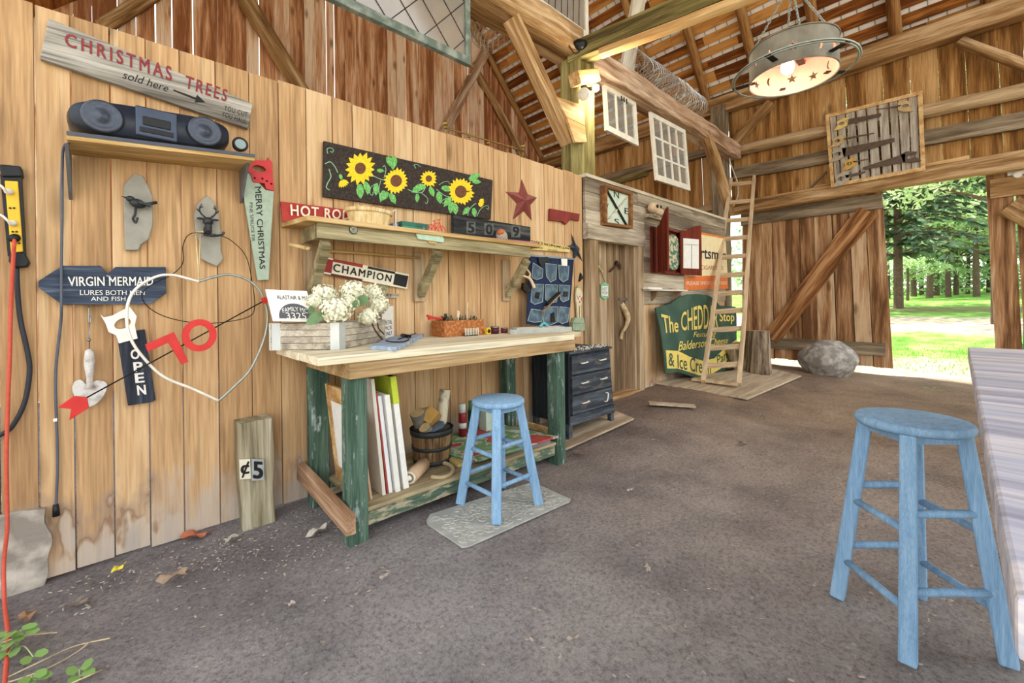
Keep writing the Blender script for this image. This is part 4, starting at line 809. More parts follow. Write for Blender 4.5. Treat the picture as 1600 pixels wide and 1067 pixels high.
for p,q_ in (((580,500,2.46),(597,530,2.55)),((590,505,2.48),(600,522,2.55))): B().tube(smooth_pts([Yp(*p),Yp((p[0]+q_[0])/2-3,(p[1]+q_[1])/2,2.45),Yp(*q_)],4),.005,6).obj('bare_stem',mat('brown stem','5a3d28',.8),s,True)
# small pay sign
y=2.74; s=T('wooden_sign','small white upright sign with dark edge behind the hydrangeas','sign',(Yp(605,520,y).x,y,BZ))
q=[(593,472),(613,463),(613,514),(595,524)]; a_,c_=Yp(595,500,2.66),Yp(613,490,2.78)
B().hexa([(a_.x,2.64,BZ+.005),(c_.x,2.76,BZ+.02),(c_.x,2.775,BZ+.02),(a_.x,2.655,BZ+.005),(a_.x,2.64,BZ+.23),(c_.x,2.76,BZ+.235),(c_.x,2.775,BZ+.235),(a_.x,2.655,BZ+.23)]).obj('sign_board',WHITE,s,bevel=.002)
P0,P1=V((a_.x,2.64,0)),V((c_.x,2.76,0))
for k,tx in enumerate(('METAL','PICK','ONLY')):
    z1=BZ+.135-.038*k; e=(P1-P0); lettering(tx,[P0+e*.15+V((0,0,z1)),P0+e*.85+V((0,0,z1+.005)),P0+e*.85+V((0,0,z1-.023)),P0+e*.15+V((0,0,z1-.028))],BLKP,s)
# giant mouse trap
def zb(px,py,h=0): return Zp(px,py,BZ+h)
P=[zb(578,546),zb(620,549),zb(664,525),zb(634,519)]
s=T('mouse_trap','oversized pale blue mousetrap board with black wire spring on the bench','mousetrap',P[0])
B().plate([P],(0,0,.022)).obj('trap_board',wood('pale blue board',['7d90a8','9fb0c4','c3ccd6'],'x',2,.0,.05),s,bevel=.003)
h=.03; B().tube(smooth_pts([zb(603,532,h),zb(612,534,h),zb(628,534,h),zb(638,531,h),zb(637,524,h),zb(629,522,h+.02)],5),.004,6).tube([zb(622,530,h),zb(660,517,h)],.003,6).tube([zb(628,524,h),zb(640,526,h)],.012,8).obj('wire_spring',DARK,s,True)
s=T('marker_pen','large bright blue marker lying behind the mousetrap','pen',zb(672,522)); a,c=zb(658,523,.014),zb(692,515,.014)
B().tube([a,a+(c-a)*.72],.013,12).obj('barrel',mat('bright blue plastic','2f86d8',.4),s,True); B().tube([a+(c-a)*.72,c],lambda t:.012-.008*t,12).obj('pen_cap',mat('dark blue plastic','1d5aa8',.4),s,True)
s=T('pliers','red handled pliers lying in the middle of the bench','pliers',zb(705,522))
RH=mat('red grip','c43a2a',.5); a=zb(712,517.5,.012)
for t0 in ((689,523.5),(697,519)): B().tube(smooth_pts([zb(*t0,.012),zb(702,520.5,.016),zb(716,518,.012),zb(728,517,.012)],4),lambda t:.009 if t<.8 else .006,8).obj('handle',RH,s,True)
B().bar(zb(726,517,.012),zb(741,519.5,.012),.02,.012).obj('jaws',DARK,s)
o=B().tube(smooth_pts([zb(724,517,.008),zb(738,521,.008),zb(760,519,.008),zb(780,516,.008)],5),.007,8).obj('iron_bar',DARK,None,True); tag(o,'curved dark iron bar lying before the toolbox','bar')
o=B().tube([zb(690,525,.01),zb(733,521.5,.012)],.007,8).obj('screwdriver_shaft',mat('orange wood','c98a50',.6),None,True); o.name='wooden_stick'; tag(o,'thin tan wooden handle lying in front of the red pliers','stick')
# tool box
y0=2.60; a=Yp(674,515,y0+.12).x; c_=Yp(756,515,y0).x; a2=Yp(694,515,y0).x
s=T('tool_box','open speckled brown wooden box full of brushes at the back of the bench','tool box',((a2+c_)/2,y0+.06,BZ))
BURL=mat('speckled burl','9a5a2c',.6,0,.3,45,.1,'c2824a'); hb=.12
b=B(); 
for lo,hi in (((a2,y0,BZ),(c_,y0+.012,BZ+hb)),((a2,y0+.16,BZ),(c_,y0+.172,BZ+hb)),((a2,y0+.012,BZ),(a2+.012,y0+.16,BZ+hb)),((c_-.012,y0+.012,BZ),(c_,y0+.16,BZ+hb)),((a2+.012,y0+.012,BZ),(c_-.012,y0+.16,BZ+.012))): b.box(lo,hi)
b.obj('box_body',BURL,s)
BRS=[('paint_brush','pale bristle paintbrush standing in the speckled toolbox',.5,.17,'d8c8a4'),('paint_brush','thin pale stick brush poking highest from the speckled toolbox',.72,.24,'cdbf9a'),('chisel','dark tool standing upright at the left of the toolbox',.22,.15,'4a3a2c'),('paint_brush','greyish brush leaning to the right in the toolbox',.86,.16,'b8b096')]
for nm,lb_,u,hh,col in BRS:
    p=V((a2+(c_-a2)*u,y0+.09,BZ+.02)); q=p+V((.05*(u-.5)+.0,-.01,hh)); o=T(nm,lb_,'brush' if nm!='chisel' else 'tool',p); B().tube([p,p+(q-p)*.7],.006,8).obj('handle',mat('tool '+col,col,.7),o,True); B().bar(p+(q-p)*.7,q,.022 if 'stick' not in lb_ else .006,.008).obj('bristles' if nm!='chisel' else 'blade',mat('tip '+col,col,.8,0,.3,60),o)
b=B()
for i in range(40):
    p=V((R.uniform(a2+.02,c_-.02),y0+R.uniform(.03,.14),BZ+hb-.03)); b.tube([p,p+V((R.uniform(-.04,.04),R.uniform(-.03,.03),R.uniform(.02,.07)))],R.uniform(.003,.006),5)
o=b.obj('small_tools',mat('olive metal bits','5a5a48',.6,.2,.4,40)); tag(o,'tangle of small dark tools heaped in the speckled toolbox','tools',None,'stuff')
o=T('pliers','red handled pliers lying across the left rim of the toolbox','pliers',(a2,y0+.05,BZ+hb))
for d in (0,.022): B().tube(smooth_pts([(a2-.10,y0+.05+d,BZ+hb+.02+d),(a2-.04,y0+.06,BZ+hb+.022),(a2+.03,y0+.07,BZ+hb+.012)],4),.009,8).obj('handle',RH,o,True)
B().bar((a2+.03,y0+.07,BZ+hb+.012),(a2+.08,y0+.075,BZ+hb+.01),.02,.012).obj('jaws',DARK,o)
a=zb(727,512,.0); s=T('nail_strip','pale comb-like strip of nails in front of the toolbox','nails',(a.x,y0-.03,BZ)); p,q=V((Yp(726,510,y0-.03).x,y0-.03,BZ+.02)),V((Yp(746,508,y0-.03).x,y0-.03,BZ+.02))
B().bar(p+V((0,0,-.004)),q+V((0,0,-.004)),.012,.03).obj('strip',DARK,s)
for i in range(9): B().bar(p+(q-p)*(i/8.)+V((0,-.008,-.012)),p+(q-p)*(i/8.)+V((0,-.008,.04)),.006,.004).obj('nail',CREAM,s)
p=V((Yp(759,508,y0).x+.0,y0-.005,BZ)); s=T('tape_measure','yellow tape measure at the right corner of the toolbox','tape measure',p); B().box((p.x-.02,p.y-.035,BZ),(p.x+.022,p.y,BZ+.055)).obj('case',YEL,s,bevel=.006); B().lathe([(.016,0),(.0,-.004)],p+V((0,-.035,.028)),(0,1,0),16).obj('badge',BLACK,s)
for px,py,r,hh,c1,lb_ in ((773,513,.034,.06,'5c2430','dark red tin with silver lid on the bench beside the tape measure'),(788,514,.028,.045,'6d3038','smaller dull red tin right of the dark red one')):
    p=V((Yp(px,py,2.6).x,2.6,BZ)); s=T('paint_tin',lb_,'tin',p); B().lathe([(r,0),(r,hh*.8)],p,n=20).obj('can',mat('tin '+c1,c1,.5,.3,.2,20),s,True); B().lathe([(r*1.03,hh*.8),(r*1.03,hh),(r*.9,hh),(r*.88,hh*.95),(0,hh*.95)],p,n=20).obj('lid',STEEL,s,True)
# tray with papers
P=[V((Yp(797,512,2.45).x,2.45,BZ)),V((Yp(893,520,2.32).x,2.32,BZ)),V((Yp(893,520,2.32).x+.12,2.55,BZ)),V((Yp(797,512,2.45).x+.22,2.66,BZ))]
s=T('tray','low grey tray holding papers under the denim pocket hanging','tray',P[0]); B().plate([P],(0,0,.008)).obj('tray_base',STEEL,s)
for i in range(4): B().bar(P[i]+V((0,0,.018)),P[(i+1)%4]+V((0,0,.018)),.008,.036).obj('tray_side',mat('pale grey tin','a9aca6',.5,.3),s)
m_=(P[0]+P[1]+P[2]+P[3])/4; o=B().plate([[m_+(p-m_)*.8+V((0,0,.03)) for p in P]],(0,0,.006)).obj('paper',WHITE); tag(o,'white papers lying in the grey tray','paper')
o=B().tube(smooth_pts([m_+V((-.02,-.03,.045)),m_+V((.04,-.01,.07)),m_+V((.1,.0,.045)),m_+V((.13,.03,.06))],5),lambda t:.014-.006*t,8).obj('teal_ribbon',mat('teal cloth','5fb0ae',.8),None,True); tag(o,'crumpled teal rag lying on the grey tray','rag')
# name board and denim pockets
y=WY-.03; s=T('name_board','yellow board with black stencilled lettering behind the denim pockets','sign',Yp(850,396,WY))
Z7=lambda pts:Q(pts,.2343,800,270)
pl('board',Z7([(118,440),(387,496),(386,530),(120,512)]),y,.02,mat('straw yellow','d8c07a',.7,0,.12,20),s,bevel=.002)
lettering('DANCE RICHMOND JUNE',quad(Z7([(128,447),(384,500),(383,516),(128,476)]),y),BLKP,s,bold=.015); lettering('DANCE',quad(Z7([(134,488),(205,495),(205,508),(134,504)]),y),BLKP,s); lettering('ONTARIO',quad(Z7([(238,508),(300,514),(300,523),(238,519)]),y),BLKP,s)
y=WY-.06; DEN=mat('navy denim','1f2c4a',.9,0,.25,60,.3); DEN2=mat('faded denim','47596a',.9,0,.2,14,.3,'66797f'); SEAM=mat('pale seam','aab6b0',.9)
s=T('pocket_organizer','navy denim wall hanging with nine faded jeans pockets above the bench','organizer',Yp(858,460,WY))
top_=[Yp(827,398,y),Yp(896,404,y)]; 
b=B(); gv=[]
for j in range(9):
    v=j/8; row=[]
    for i in range(7):
        u=i/6; px=(827+u*69)*(1-v)+(822+u*66)*v; py=(399+u*5)*(1-v)+(506+u*6)*v; row.append(b.b.verts.new(Yp(px,py,y-.11*v**2.2+.006*math.sin(u*9+v*4))))
    gv.append(row)
for j in range(8):
    for i in range(6): b.b.faces.new([gv[j][i],gv[j][i+1],gv[j+1][i+1],gv[j+1][i]])
o=b.obj('backing_cloth',DEN,s,True); sm_=o.modifiers.new('thickness','SOLIDIFY'); sm_.thickness=.006
B().tube([Yp(826,399,y-.008),Yp(897,405,y-.008)],.011,8).obj('hanging_bar',mat('pale grey bar','8f9aa6',.5,.2),s,True)
def prow(px,py): 
    v=max(0,min(1,(py-402)/106)); return Yp(px,py,y-.11*v**2.2-.014)
Zo=lambda pts:Q(pts,.1218,800,400)
for P in ([(265,85),(395,165),(385,280),(310,305),(255,275)],[(425,95),(570,110),(560,300),(490,335),(440,260)],[(590,115),(730,130),(715,300),(650,335),(605,290)],[(255,360),(405,365),(390,590),(290,620),(240,590)],[(425,365),(585,370),(570,590),(500,600),(430,560)],[(600,370),(740,380),(725,560),(650,590),(620,560)],[(245,680),(400,700),(380,840),(280,850),(200,830)],[(415,650),(590,650),(575,850),(480,890),(400,840)],[(610,650),(740,665),(715,840),(640,870),(590,840)]):
    q=Zo(P); o=B().plate([[prow(*p) for p in q]],(0,.009,0)).obj('pocket',DEN2,s,bevel=.002); B().tube([prow(*p)+V((0,-.002,0)) for p in q],.0035,5,True).obj('pocket_seam',SEAM,o,True)
for nm,lb_,P,m_ in (('work_glove','black glove stuffed in the top row of denim pockets',[(330,20),(440,10),(500,40),(450,70),(400,100),(380,150),(335,90)],BLACK),('paper_tag','white paper tag in the top right denim pocket',[(625,35),(700,40),(698,130),(630,125)],WHITE),('black_card','small black square in the middle right denim pocket',[(655,455),(710,455),(705,520),(655,520)],BLACK),('phone_case','dark rounded case in the bottom middle denim pocket',[(490,740),(530,720),(545,840),(490,850)],DARK),('black_purse','dark purse in the middle left denim pocket',[(300,465),(355,465),(330,550),(290,530)],DARK)):
    o=B().plate([[prow(*p)+V((0,-.012,0)) for p in Zo(P)]],(0,.010,0)).obj(nm,m_,bevel=.003); tag(o,lb_,nm.split('_')[1])
a,c=prow(*Zo([(350,720)])[0])+V((0,-.03,0)),prow(*Zo([(585,485)])[0])+V((0,-.035,0)); s=T('brush','long dark bristled brush with wooden handle slanting across the denim pockets','brush',a)
B().bar(a,c,.012,.02,(0,1,0)).obj('wooden_back',LOG,s); B().bar(a+(c-a)*.3+V((-.01,0,.02)),c+V((-.012,0,.012)),.018,.03,(0,1,0)).obj('bristles',DARK,s)
s=T('antler','forked pale antler tool hanging from a dark clamp left of the denim pockets','antler',Yp(826,440,y)); q=[prow(*p)+V((0,-.03,0)) for p in Zo([(255,410),(205,300),(165,275),(95,250)])]; r_=[prow(*p)+V((0,-.03,0)) for p in Zo([(185,280),(200,230),(160,170)])]
B().tube(smooth_pts(q,4),lambda t:.016-.008*t,8).tube(smooth_pts(r_,4),lambda t:.012-.005*t,8).obj('antler_fork',mat('bone','d8c0a0',.7,0,.1,20),s,True)
B().plate([[prow(*p)+V((0,-.01,0)) for p in Zo([(140,345),(235,380),(240,450),(190,470),(135,430)])]],(0,.03,0)).obj('clamp',DARK,s)
# painted soldier on the corner strip
y=WY-.035; s=T('soldier_figure','flat painted wooden toy soldier on a green block base','ornament',Yp(905,516,WY)); CRS=mat('faded cream','cfc4a2',.8,0,.12,30); SAGE=mat('sage paint','93a58a',.8,0,.15,30)
pl('soldier_body',Zo([(830,420),(855,395),(880,420),(905,470),(905,560),(885,640),(885,840),(845,840),(835,640),(822,560),(822,480)]),y,.02,CRS,s,bevel=.002); pl('cross_belt',Zo([(838,500),(848,497),(893,585),(883,590)]),y-.005,.003,WHITE,s); pl('cross_belt',Zo([(893,505),(903,510),(850,590),(840,585)]),y-.005,.003,WHITE,s); pl('leg_gap',Zo([(862,640),(868,640),(868,838),(862,838)]),y-.003,.002,DARK,s); pl('red_coat',Zo([(835,500),(905,520),(905,590),(865,600)]),y-.003,.003,mat('faded red','b8694e',.8),s)
pl('tall_hat',Zo([(842,405),(850,380),(868,380),(874,405)]),y-.004,.01,SAGE,s); pl('base_block',Zo([(810,790),(920,790),(930,860),(780,860)]),y-.01,.03,SAGE,s); pl('base_block',Zo([(780,865),(935,865),(935,955),(780,955)]),y-.02,.045,SAGE,s)
o=pl('wall_hook',Zo([(865,330),(885,215),(918,280),(890,310)]),WY-.02,.018,DARK); tag(o,'small dark metal hook on the wall above the toy soldier','hook')
# ---- on the lower shelf ----
def slab(name,label,cat,p0,p1,z1,m,th=.03,lean=.05,group=None):
    o=B().hexa([(p0.x,p0.y,SZ),(p0.x+th,p0.y,SZ),(p1.x+th,p1.y,SZ),(p1.x,p1.y,SZ),(p0.x-lean,p0.y+.01,z1),(p0.x-lean+th,p0.y+.01,z1),(p1.x-lean+th,p1.y,z1),(p1.x-lean,p1.y,z1)]).obj(name,m,bevel=.002); tag(o,label,cat,group); return o
yq=YF+.13
def bx(px,py=700): return Yp(px,py,yq).x
fr_=T('cabinet_door','pale pine framed cabinet door leaning inside the left end of the bench','cabinet door',(lx0+.2,2.5,SZ))
e0,e1=V((lx0+.13,2.63,SZ)),V((lx0+.13,2.28,SZ)); u_=(e1-e0); hz=V((-.06,0,.58))
def dpan(u0,u1,v0,v1,t,m,nm): 
    P=[e0+u_*u0+hz*v0,e0+u_*u1+hz*v0,e0+u_*u1+hz*v1,e0+u_*u0+hz*v1]; B().plate([P],(t,0,0)).obj(nm,m,fr_,bevel=.002)
for a in ((0,.2,0,1),(.8,1,0,1),(.2,.8,0,.16),(.2,.8,.84,1)): dpan(*a,.022,FRESH,'door_frame')
dpan(.2,.8,.16,.84,.01,WHITE,'door_panel')
P=[('panel','thin tan hardboard sheet leftmost of the boards leaning under the bench',582,583,.62,'c9a98a',.012),('panel','cream board with red spotted edge among those leaning under the bench',590,604,.80,'d9d2c4',.02),('panel','dark red edged thin board in the row leaning under the bench',599,610,.72,'a34438',.012),('panel','white board with lavender foot in the row leaning under the bench',606,615,.70,'e4e4e6',.022)]
for nm,lb_,pa,pb,z1,col,th in P:
    x=bx(pb,760)-th; slab(nm,lb_,'board',V((x,yq+R.uniform(0,.02),0)),V((x,WY-.17,0)),z1,mat('sheet '+col,col,.7,0,.06,12),th,.055)
x=bx(633,760)-.06; s=T('cabinet_door','white painted panelled cabinet door standing among the boards under the bench','cabinet door',(x,yq,SZ)); hz=V((-.06,0,.55)); e0=V((x,yq,SZ)); u_=V((0,.45,0)); fr_=s
for a in ((0,.16,0,1),(.84,1,0,1),(.16,.84,0,.12),(.16,.84,.88,1)): dpan(*a,.024,WHITE,'door_frame')
dpan(.16,.84,.12,.88,.01,CREAM,'door_panel')
B().hexa([e0+V((0,-.004,0)),e0+V((.03,-.004,0)),e0+V((.03,0,0)),e0,e0+hz+V((0,-.004,0)),e0+hz+V((.03,-.004,0)),e0+hz+V((.03,0,0)),e0+hz]).obj('door_edge',WHITE,s)
x=bx(640,760)-.036; o=slab('tall_board','tall white board with lime green top rightmost of those leaning under the bench','board',V((x,yq-.0,0)),V((x,yq+.4,0)),.80,WHITE,.034,.07)
z0=.645; t=(z0-SZ)/(.80-SZ); B().hexa([(x-.07*t-.001,yq-.002+.01*t,z0),(x-.07*t+.035,yq-.002+.01*t,z0),(x-.07*t+.035,yq+.4,z0),(x-.07*t-.001,yq+.4,z0),(x-.071,yq+.008,.80),(x-.035,yq+.008,.80),(x-.035,yq+.4,.80),(x-.071,yq+.4,.80)]).obj('lime_band',mat('lime paint','b9c63c',.6),o)
# bucket with logs
c=V((1.535,2.46,SZ)); s=T('bucket','staved wooden bucket with dark hoops full of logs under the bench','bucket',c)
STV=wood('bucket stave',['55402c','866a48','a88e68'],'z',3,.2,.3); HOOP=mat('dark hoop','3a3d3d',.6,.4,.2,30)
b=B(); n=18
for i in range(n):
    t0,t1=2*math.pi*i/n+.012,2*math.pi*(i+1)/n-.012
    def rp(t,r,z): return c+V((r*math.cos(t),r*math.sin(t),z))
    b.hexa([rp(t0,.118,0),rp(t1,.118,0),rp(t1,.105,0),rp(t0,.105,0),rp(t0,.14,.225),rp(t1,.14,.225),rp(t1,.126,.225),rp(t0,.126,.225)])
b.obj('staves',STV,s); B().lathe([(0,.005),(.105,.005),(.105,.015),(0,.015)],c,n=20).obj('bucket_bottom',STV,s)
for z0,z1 in ((.0,.03),(.095,.118),(.19,.225)):
    r=lambda z:.1195+.022*z/.225; B().lathe([(r(z0),z0),(r(z0)+.003,z0),(r(z1)+.004,z1),(r(z1),z1)],c,n=28).obj('hoop',HOOP,s,True)
BIRCH=mat('birch bark','cfc4aa',.8,0,.3,14,.3,'8d8068',lo=.5,hi=.62); BKD=mat('grey bark','6d665a',.9,0,.3,14,.6); END=mat('cut wood end','c3a878',.8,0,.15,30)
def log_(nm,lb_,p0,p1,r,m):
    o=T(nm,lb_,'log',p0); p0,p1=V(p0),V(p1); d=(p1-p0).normalized(); B().tube([p0,p0+(p1-p0)*.5+V((.003,0,0)),p1],lambda t:r*(1+.04*math.sin(t*9)),14).obj('bark',m,o,True); B().cyl(p1,p1+d*.003,r*.93,n=14).obj('cut_end',END,o)
log_('birch_log','tall pale birch log leaning highest out of the bucket',c+V((.055,.02,.04)),c+V((.13,.03,.45)),.037,BIRCH)
log_('log','thick grey log with its round end leaning left in the bucket',c+V((.0,.06,.1)),c+V((-.09,.03,.33)),.05,BKD)
log_('log','short grey log lying low at the left rim of the bucket',c+V((.02,-.03,.1)),c+V((-.085,-.05,.25)),.04,BKD)
log_('log','small pale log at the back of the bucket',c+V((.03,.08,.1)),c+V((.02,.09,.33)),.035,BIRCH)
o=B().bar(c+V((-.04,0,.26)),c+V((.03,-.01,.33)),.08,.09,(0,-.6,1)).obj('wood_block',mat('yellow pine block','b58c4a',.7,0,.15,15),bevel=.003); tag(o,'squared yellow wood block on top of the bucket','block')
o=B().bar(c+V((-.07,-.09,.205)),c+V((.05,-.05,.25)),.04,.035).obj('slate_offcut',mat('blue grey offcut','556270',.8,0,.2,20),bevel=.003); tag(o,'blue grey offcut lying at the front rim of the bucket','offcut')
# cane, roll, painted board, cans
a=[Zp(px,py,SZ+.012) for px,py in ((640,742),(655,731),(675,724),(692,723),(705,728),(707,736),(700,743),(688,746),(674,745))]
o=B().tube(smooth_pts(a,5),.0125,10).obj('walking_stick',mat('pale cane','b3a07c',.7,0,.1,30),None,True); tag(o,'pale hooked walking stick handle lying on the lower bench shelf','walking stick')
p,q=Zp(640,747,SZ+.042),Zp(652,735,SZ+.042); q=p+(q-p).normalized()*.22; d=(p-q).normalized(); s=T('roll','short pinkish paper roll lying behind the cane on the bench shelf','roll',p-V((0,0,.042)))
B().tube([q,p],.04,20).obj('roll_body',mat('kraft pink','c9a888',.8),s,True); B().lathe([(.04,0),(.026,.001),(.024,-.02),(0,-.02)],p,d,20).obj('roll_end',CREAM,s,True); B().ball(p+d*.002+V((-.005,0,0)),.018,.012,.018,.3,2).obj('torn_paper',WHITE,s)
zq=SZ+.035; P=[Zp(690,708,zq),Zp(748,722,zq),Zp(872,684,zq),V((2.30,2.72,zq)),V((1.72,2.70,zq))]
fm,n,p_,o_=nodes('red and green painted panel'); t_=N(n,'ShaderNodeTexCoord'); ns=N(n,'ShaderNodeTexNoise'); ns.inputs['Scale'].default_value=4.2; ns.inputs['Detail'].default_value=6; n.links.new(t_.outputs['Object'],ns.inputs[0]); r_=N(n,'ShaderNodeValToRGB'); setramp(r_,[(.36,'cfd4cc'),(.40,'7d9a72'),(.47,'5f8a55'),(.50,'bcc9b4'),(.53,'a83a30'),(.66,'b85a50'),(.72,'c8c4c0')]); n.links.new(ns.outputs[0],r_.inputs[0]); n.links.new(r_.outputs[0],p_.inputs['Base Color']); p_.inputs['Roughness'].default_value=.6
o=B().plate([P],(0,0,.014)).obj('flower_painting',fm,bevel=.002); tag(o,'flat board painted with red and green flowers on the lower bench shelf','painting')
o=B().plate([[V((p.x,p.y,SZ+.0)) for p in (Zp(690,714,SZ),Zp(735,724,SZ),Zp(860,692,SZ),V((2.25,2.70,0)),V((1.74,2.68,0)))]],(0,0,.032)).obj('board_stack',mat('blue grey boards','7c8494',.7,0,.1,10)); tag(o,'blue grey board under the painted flower panel','board')
o=B().bar(Zp(686,703,SZ+.011),Zp(722,726,SZ+.011),.06,.02).obj('paint_stick',mat('yellow lath','c9b370',.7)); tag(o,'yellow paint lath sticking out under the painted flower panel','lath')
for px,lb_,col,cap in ((722.5,'red spray can with white cap at the back of the bench shelf','8c2a30','c9cfc8'),(738,'dark green spray can with green cap at the back of the bench shelf','1f3a2a','4c7a58')):
    x=Yp(px,650,2.62).x; p=V((x,2.62,SZ+.05)); k=.034 if px>730 else .03; hh=.17 if px>730 else .165; s=T('spray_can',lb_,'spray can',p); B().lathe([(k,0),(k,hh),(k*.8,hh+.012)],p,n=20).obj('can',mat('can '+col,col,.35,.2),s,True); B().lathe([(k*.86,hh+.01),(k*.86,hh+.075),(0,hh+.077)],p,n=20).obj('cap',mat('cap '+cap,cap,.5),s,True); B().lathe([(k*1.01,.06),(k*1.01,.1)],p,n=20).obj('label_band',mat('band '+cap,cap,.6),s,True)
x=Yp(764,650,2.62).x; o=B().box((x-.07,2.57,SZ+.05),(x+.07,2.66,SZ+.21)).obj('tin_box',mat('pale mint tin','b9c9b8',.6,0,.12,12),bevel=.004); tag(o,'pale mint tin box behind the stool on the bench shelf','box')
lettering('MINTS',[(x-.06,2.57,SZ+.12),(x+.06,2.57,SZ+.12),(x+.06,2.57,SZ+.09),(x-.06,2.57,SZ+.09)],mat('dull green ink','6a8a70',.7),o) if False else None
# ---------------- dresser ----------------
DRS=wood('scuffed charcoal paint',['23272d','3a4048','5c636b'],'x',2,.0,.15,bmp=.2,paint=(.11,.09,.075),pamt=.42); DRZ=wood('dark dresser side',['15181c','23282d','343a40'],'z',2,.0,.1)
dx0,dx1,dy0,dy1=2.78,3.42,2.30,2.74; gz=fl(3.1,2.4)+.03
s=T('dresser','low scuffed charcoal chest of three drawers at the end of the workbench','dresser',((dx0+dx1)/2,dy0,gz))
LN=.06   # it leans a little away from the bench towards its top
def dp(x,y,z): return V((x-(z-.4)*.10*((x-dx0)/(dx1-dx0)),y,z))
def dbox(a,c,nm,m,bv=.003): 
    (x0,y0,z0),(x1,y1,z1)=a,c; return B().hexa([dp(x0,y0,z0),dp(x1,y0,z0),dp(x1,y1,z0),dp(x0,y1,z0),dp(x0,y0,z1),dp(x1,y0,z1),dp(x1,y1,z1),dp(x0,y1,z1)]).obj(nm,m,s,bevel=bv)
zt=.785; zb_=gz+.12
dbox((dx0,dy0+.01,zb_),(dx1,dy1,zt-.02),'carcass',DRZ); dbox((dx0-.01,dy0-.01,zt-.02),(dx1+.015,dy1+.01,zt),'dresser_top',DRS)
for x in (dx0,dx1-.045):
    for y in (dy0+.01,dy1-.05): dbox((x,y,gz),(x+.045,y+.045,zb_),'leg',DRS)
hh=(zt-.03-zb_-.07)/3
for k in range(3):
    z0=zb_+.07+k*hh; d=dbox((dx0+.03,dy0-.008,z0+.008),(dx1-.03,dy0+.012,z0+hh-.01),'drawer',DRS,.002)
    for u in (.3,.74):
        x=dx0+(dx1-dx0)*u; z=z0+hh*.55
        if k==0 and u>.5: q=[dp(x+.03,dy0-.008,z+.035),dp(x+.04,dy0-.03,z+.03),dp(x+.02,dy0-.03,z-.035),dp(x+.005,dy0-.008,z-.04)]
        else: q=[dp(x-.045,dy0-.008,z),dp(x-.04,dy0-.03,z),dp(x+.04,dy0-.03,z+.004),dp(x+.045,dy0-.008,z+.004)]
        B().tube(smooth_pts(q,3),.006,8).obj('handle',mat('ivory handle','dcd8cc',.4),d,True)
dbox((dx0,dy0-.004,zb_-.01),(dx1,dy0+.012,zb_+.07),'bottom_rail',DRS)
b=B()
for i in range(150):
    x=R.uniform(dx0+.05,dx1-.08); p=V((x,R.uniform(dy0-.012,dy0+.1),zt+R.uniform(0,.012))); q=p+V((R.uniform(-.02,.02),-.004,R.uniform(-.004,.02))); b.tube([p,(p+q)/2+V((0,0,.008)),q],.006,5)
o=b.obj('woven_runner',mat('black and white rag','d9d3c8',.9,0,.3,70,.2,'2a2827',lo=.5,hi=.56)); tag(o,'black and white woven rag runner edge lying on the dresser top','runner',None,'stuff')
def floorboard(nm,lb_,P,m,t=.018,z=.012):
    o=B().plate([[V((p[0],p[1],fl(p[0],p[1])+z)) for p in P]],(0,0,t)).obj(nm,m,bevel=.003); return tag(o,lb_,'board')
PLY=wood('dusty plywood',['96826a','b9a68c','d2c2a8'],'x',1.2,.2,.1)
floorboard('plywood_board','plywood sheet on the ground under the charcoal dresser',[(2.62,2.22),(3.62,2.20),(3.78,2.72),(2.62,2.74)],PLY)
# ---------------- stools ----------------
STB=wood('chalky blue paint',['6486a6','82a6c6','a2bfd8'],'z',5,.0,.05,streak=.5,bmp=.15,paint=(.50,.61,.70),pamt=.3,grain=.15)
def stool(c,h,half,ang,label,seat_r,name='bar_stool'):
    lw=.054 if h<.7 else .048
    s=T(name,label,'stool',c); c=V(c)
    prof=[(0,h-.034),(seat_r*.93,h-.034),(seat_r,h-.024),(seat_r*1.01,h-.014),(seat_r*.985,h-.004),(seat_r*.95,h),(0,h)]
    B().lathe(prof,c,n=40).obj('seat',STB,s,True)
    L=[]
    for k in range(4):
        a=ang+k*math.pi/2; d=V((math.cos(a),math.sin(a),0)); b0=c+d*half*1.4142; t0=c+d*seat_r*.80+V((0,0,h-.03)); t_=V((-d.y,d.x,0)); L.append((b0,t0))
        B().bar(b0,t0,lw,lw,tuple(d),lw*.92,lw*.92).obj('leg',STB,s,bevel=.007)
    for k in range(4):
        (a0,a1),(c0,c1)=L[k],L[(k+1)%4]
        for v in ((.30,.64) if k%2==0 else (.22,.56)): B().tube([a0+(a1-a0)*v,c0+(c1-c0)*v],.0125 if h<.7 else .0135,10).obj('rung',STB,s,True)
        e=V((0,0,-.01)); B().bar(a1+(c1-a1)*.08+e,c1+(a1-c1)*.08+e,.018,.05).obj('seat_apron',STB,s)
    return s
stool((1.655,1.915,.012),.625,.165,math.radians(45),'smaller blue painted wooden stool on the grey mat before the workbench',.155)
stool((2.125,.15,.0),.765,.160,math.radians(0),'tall blue painted wooden stool beside the plank counter',.164)
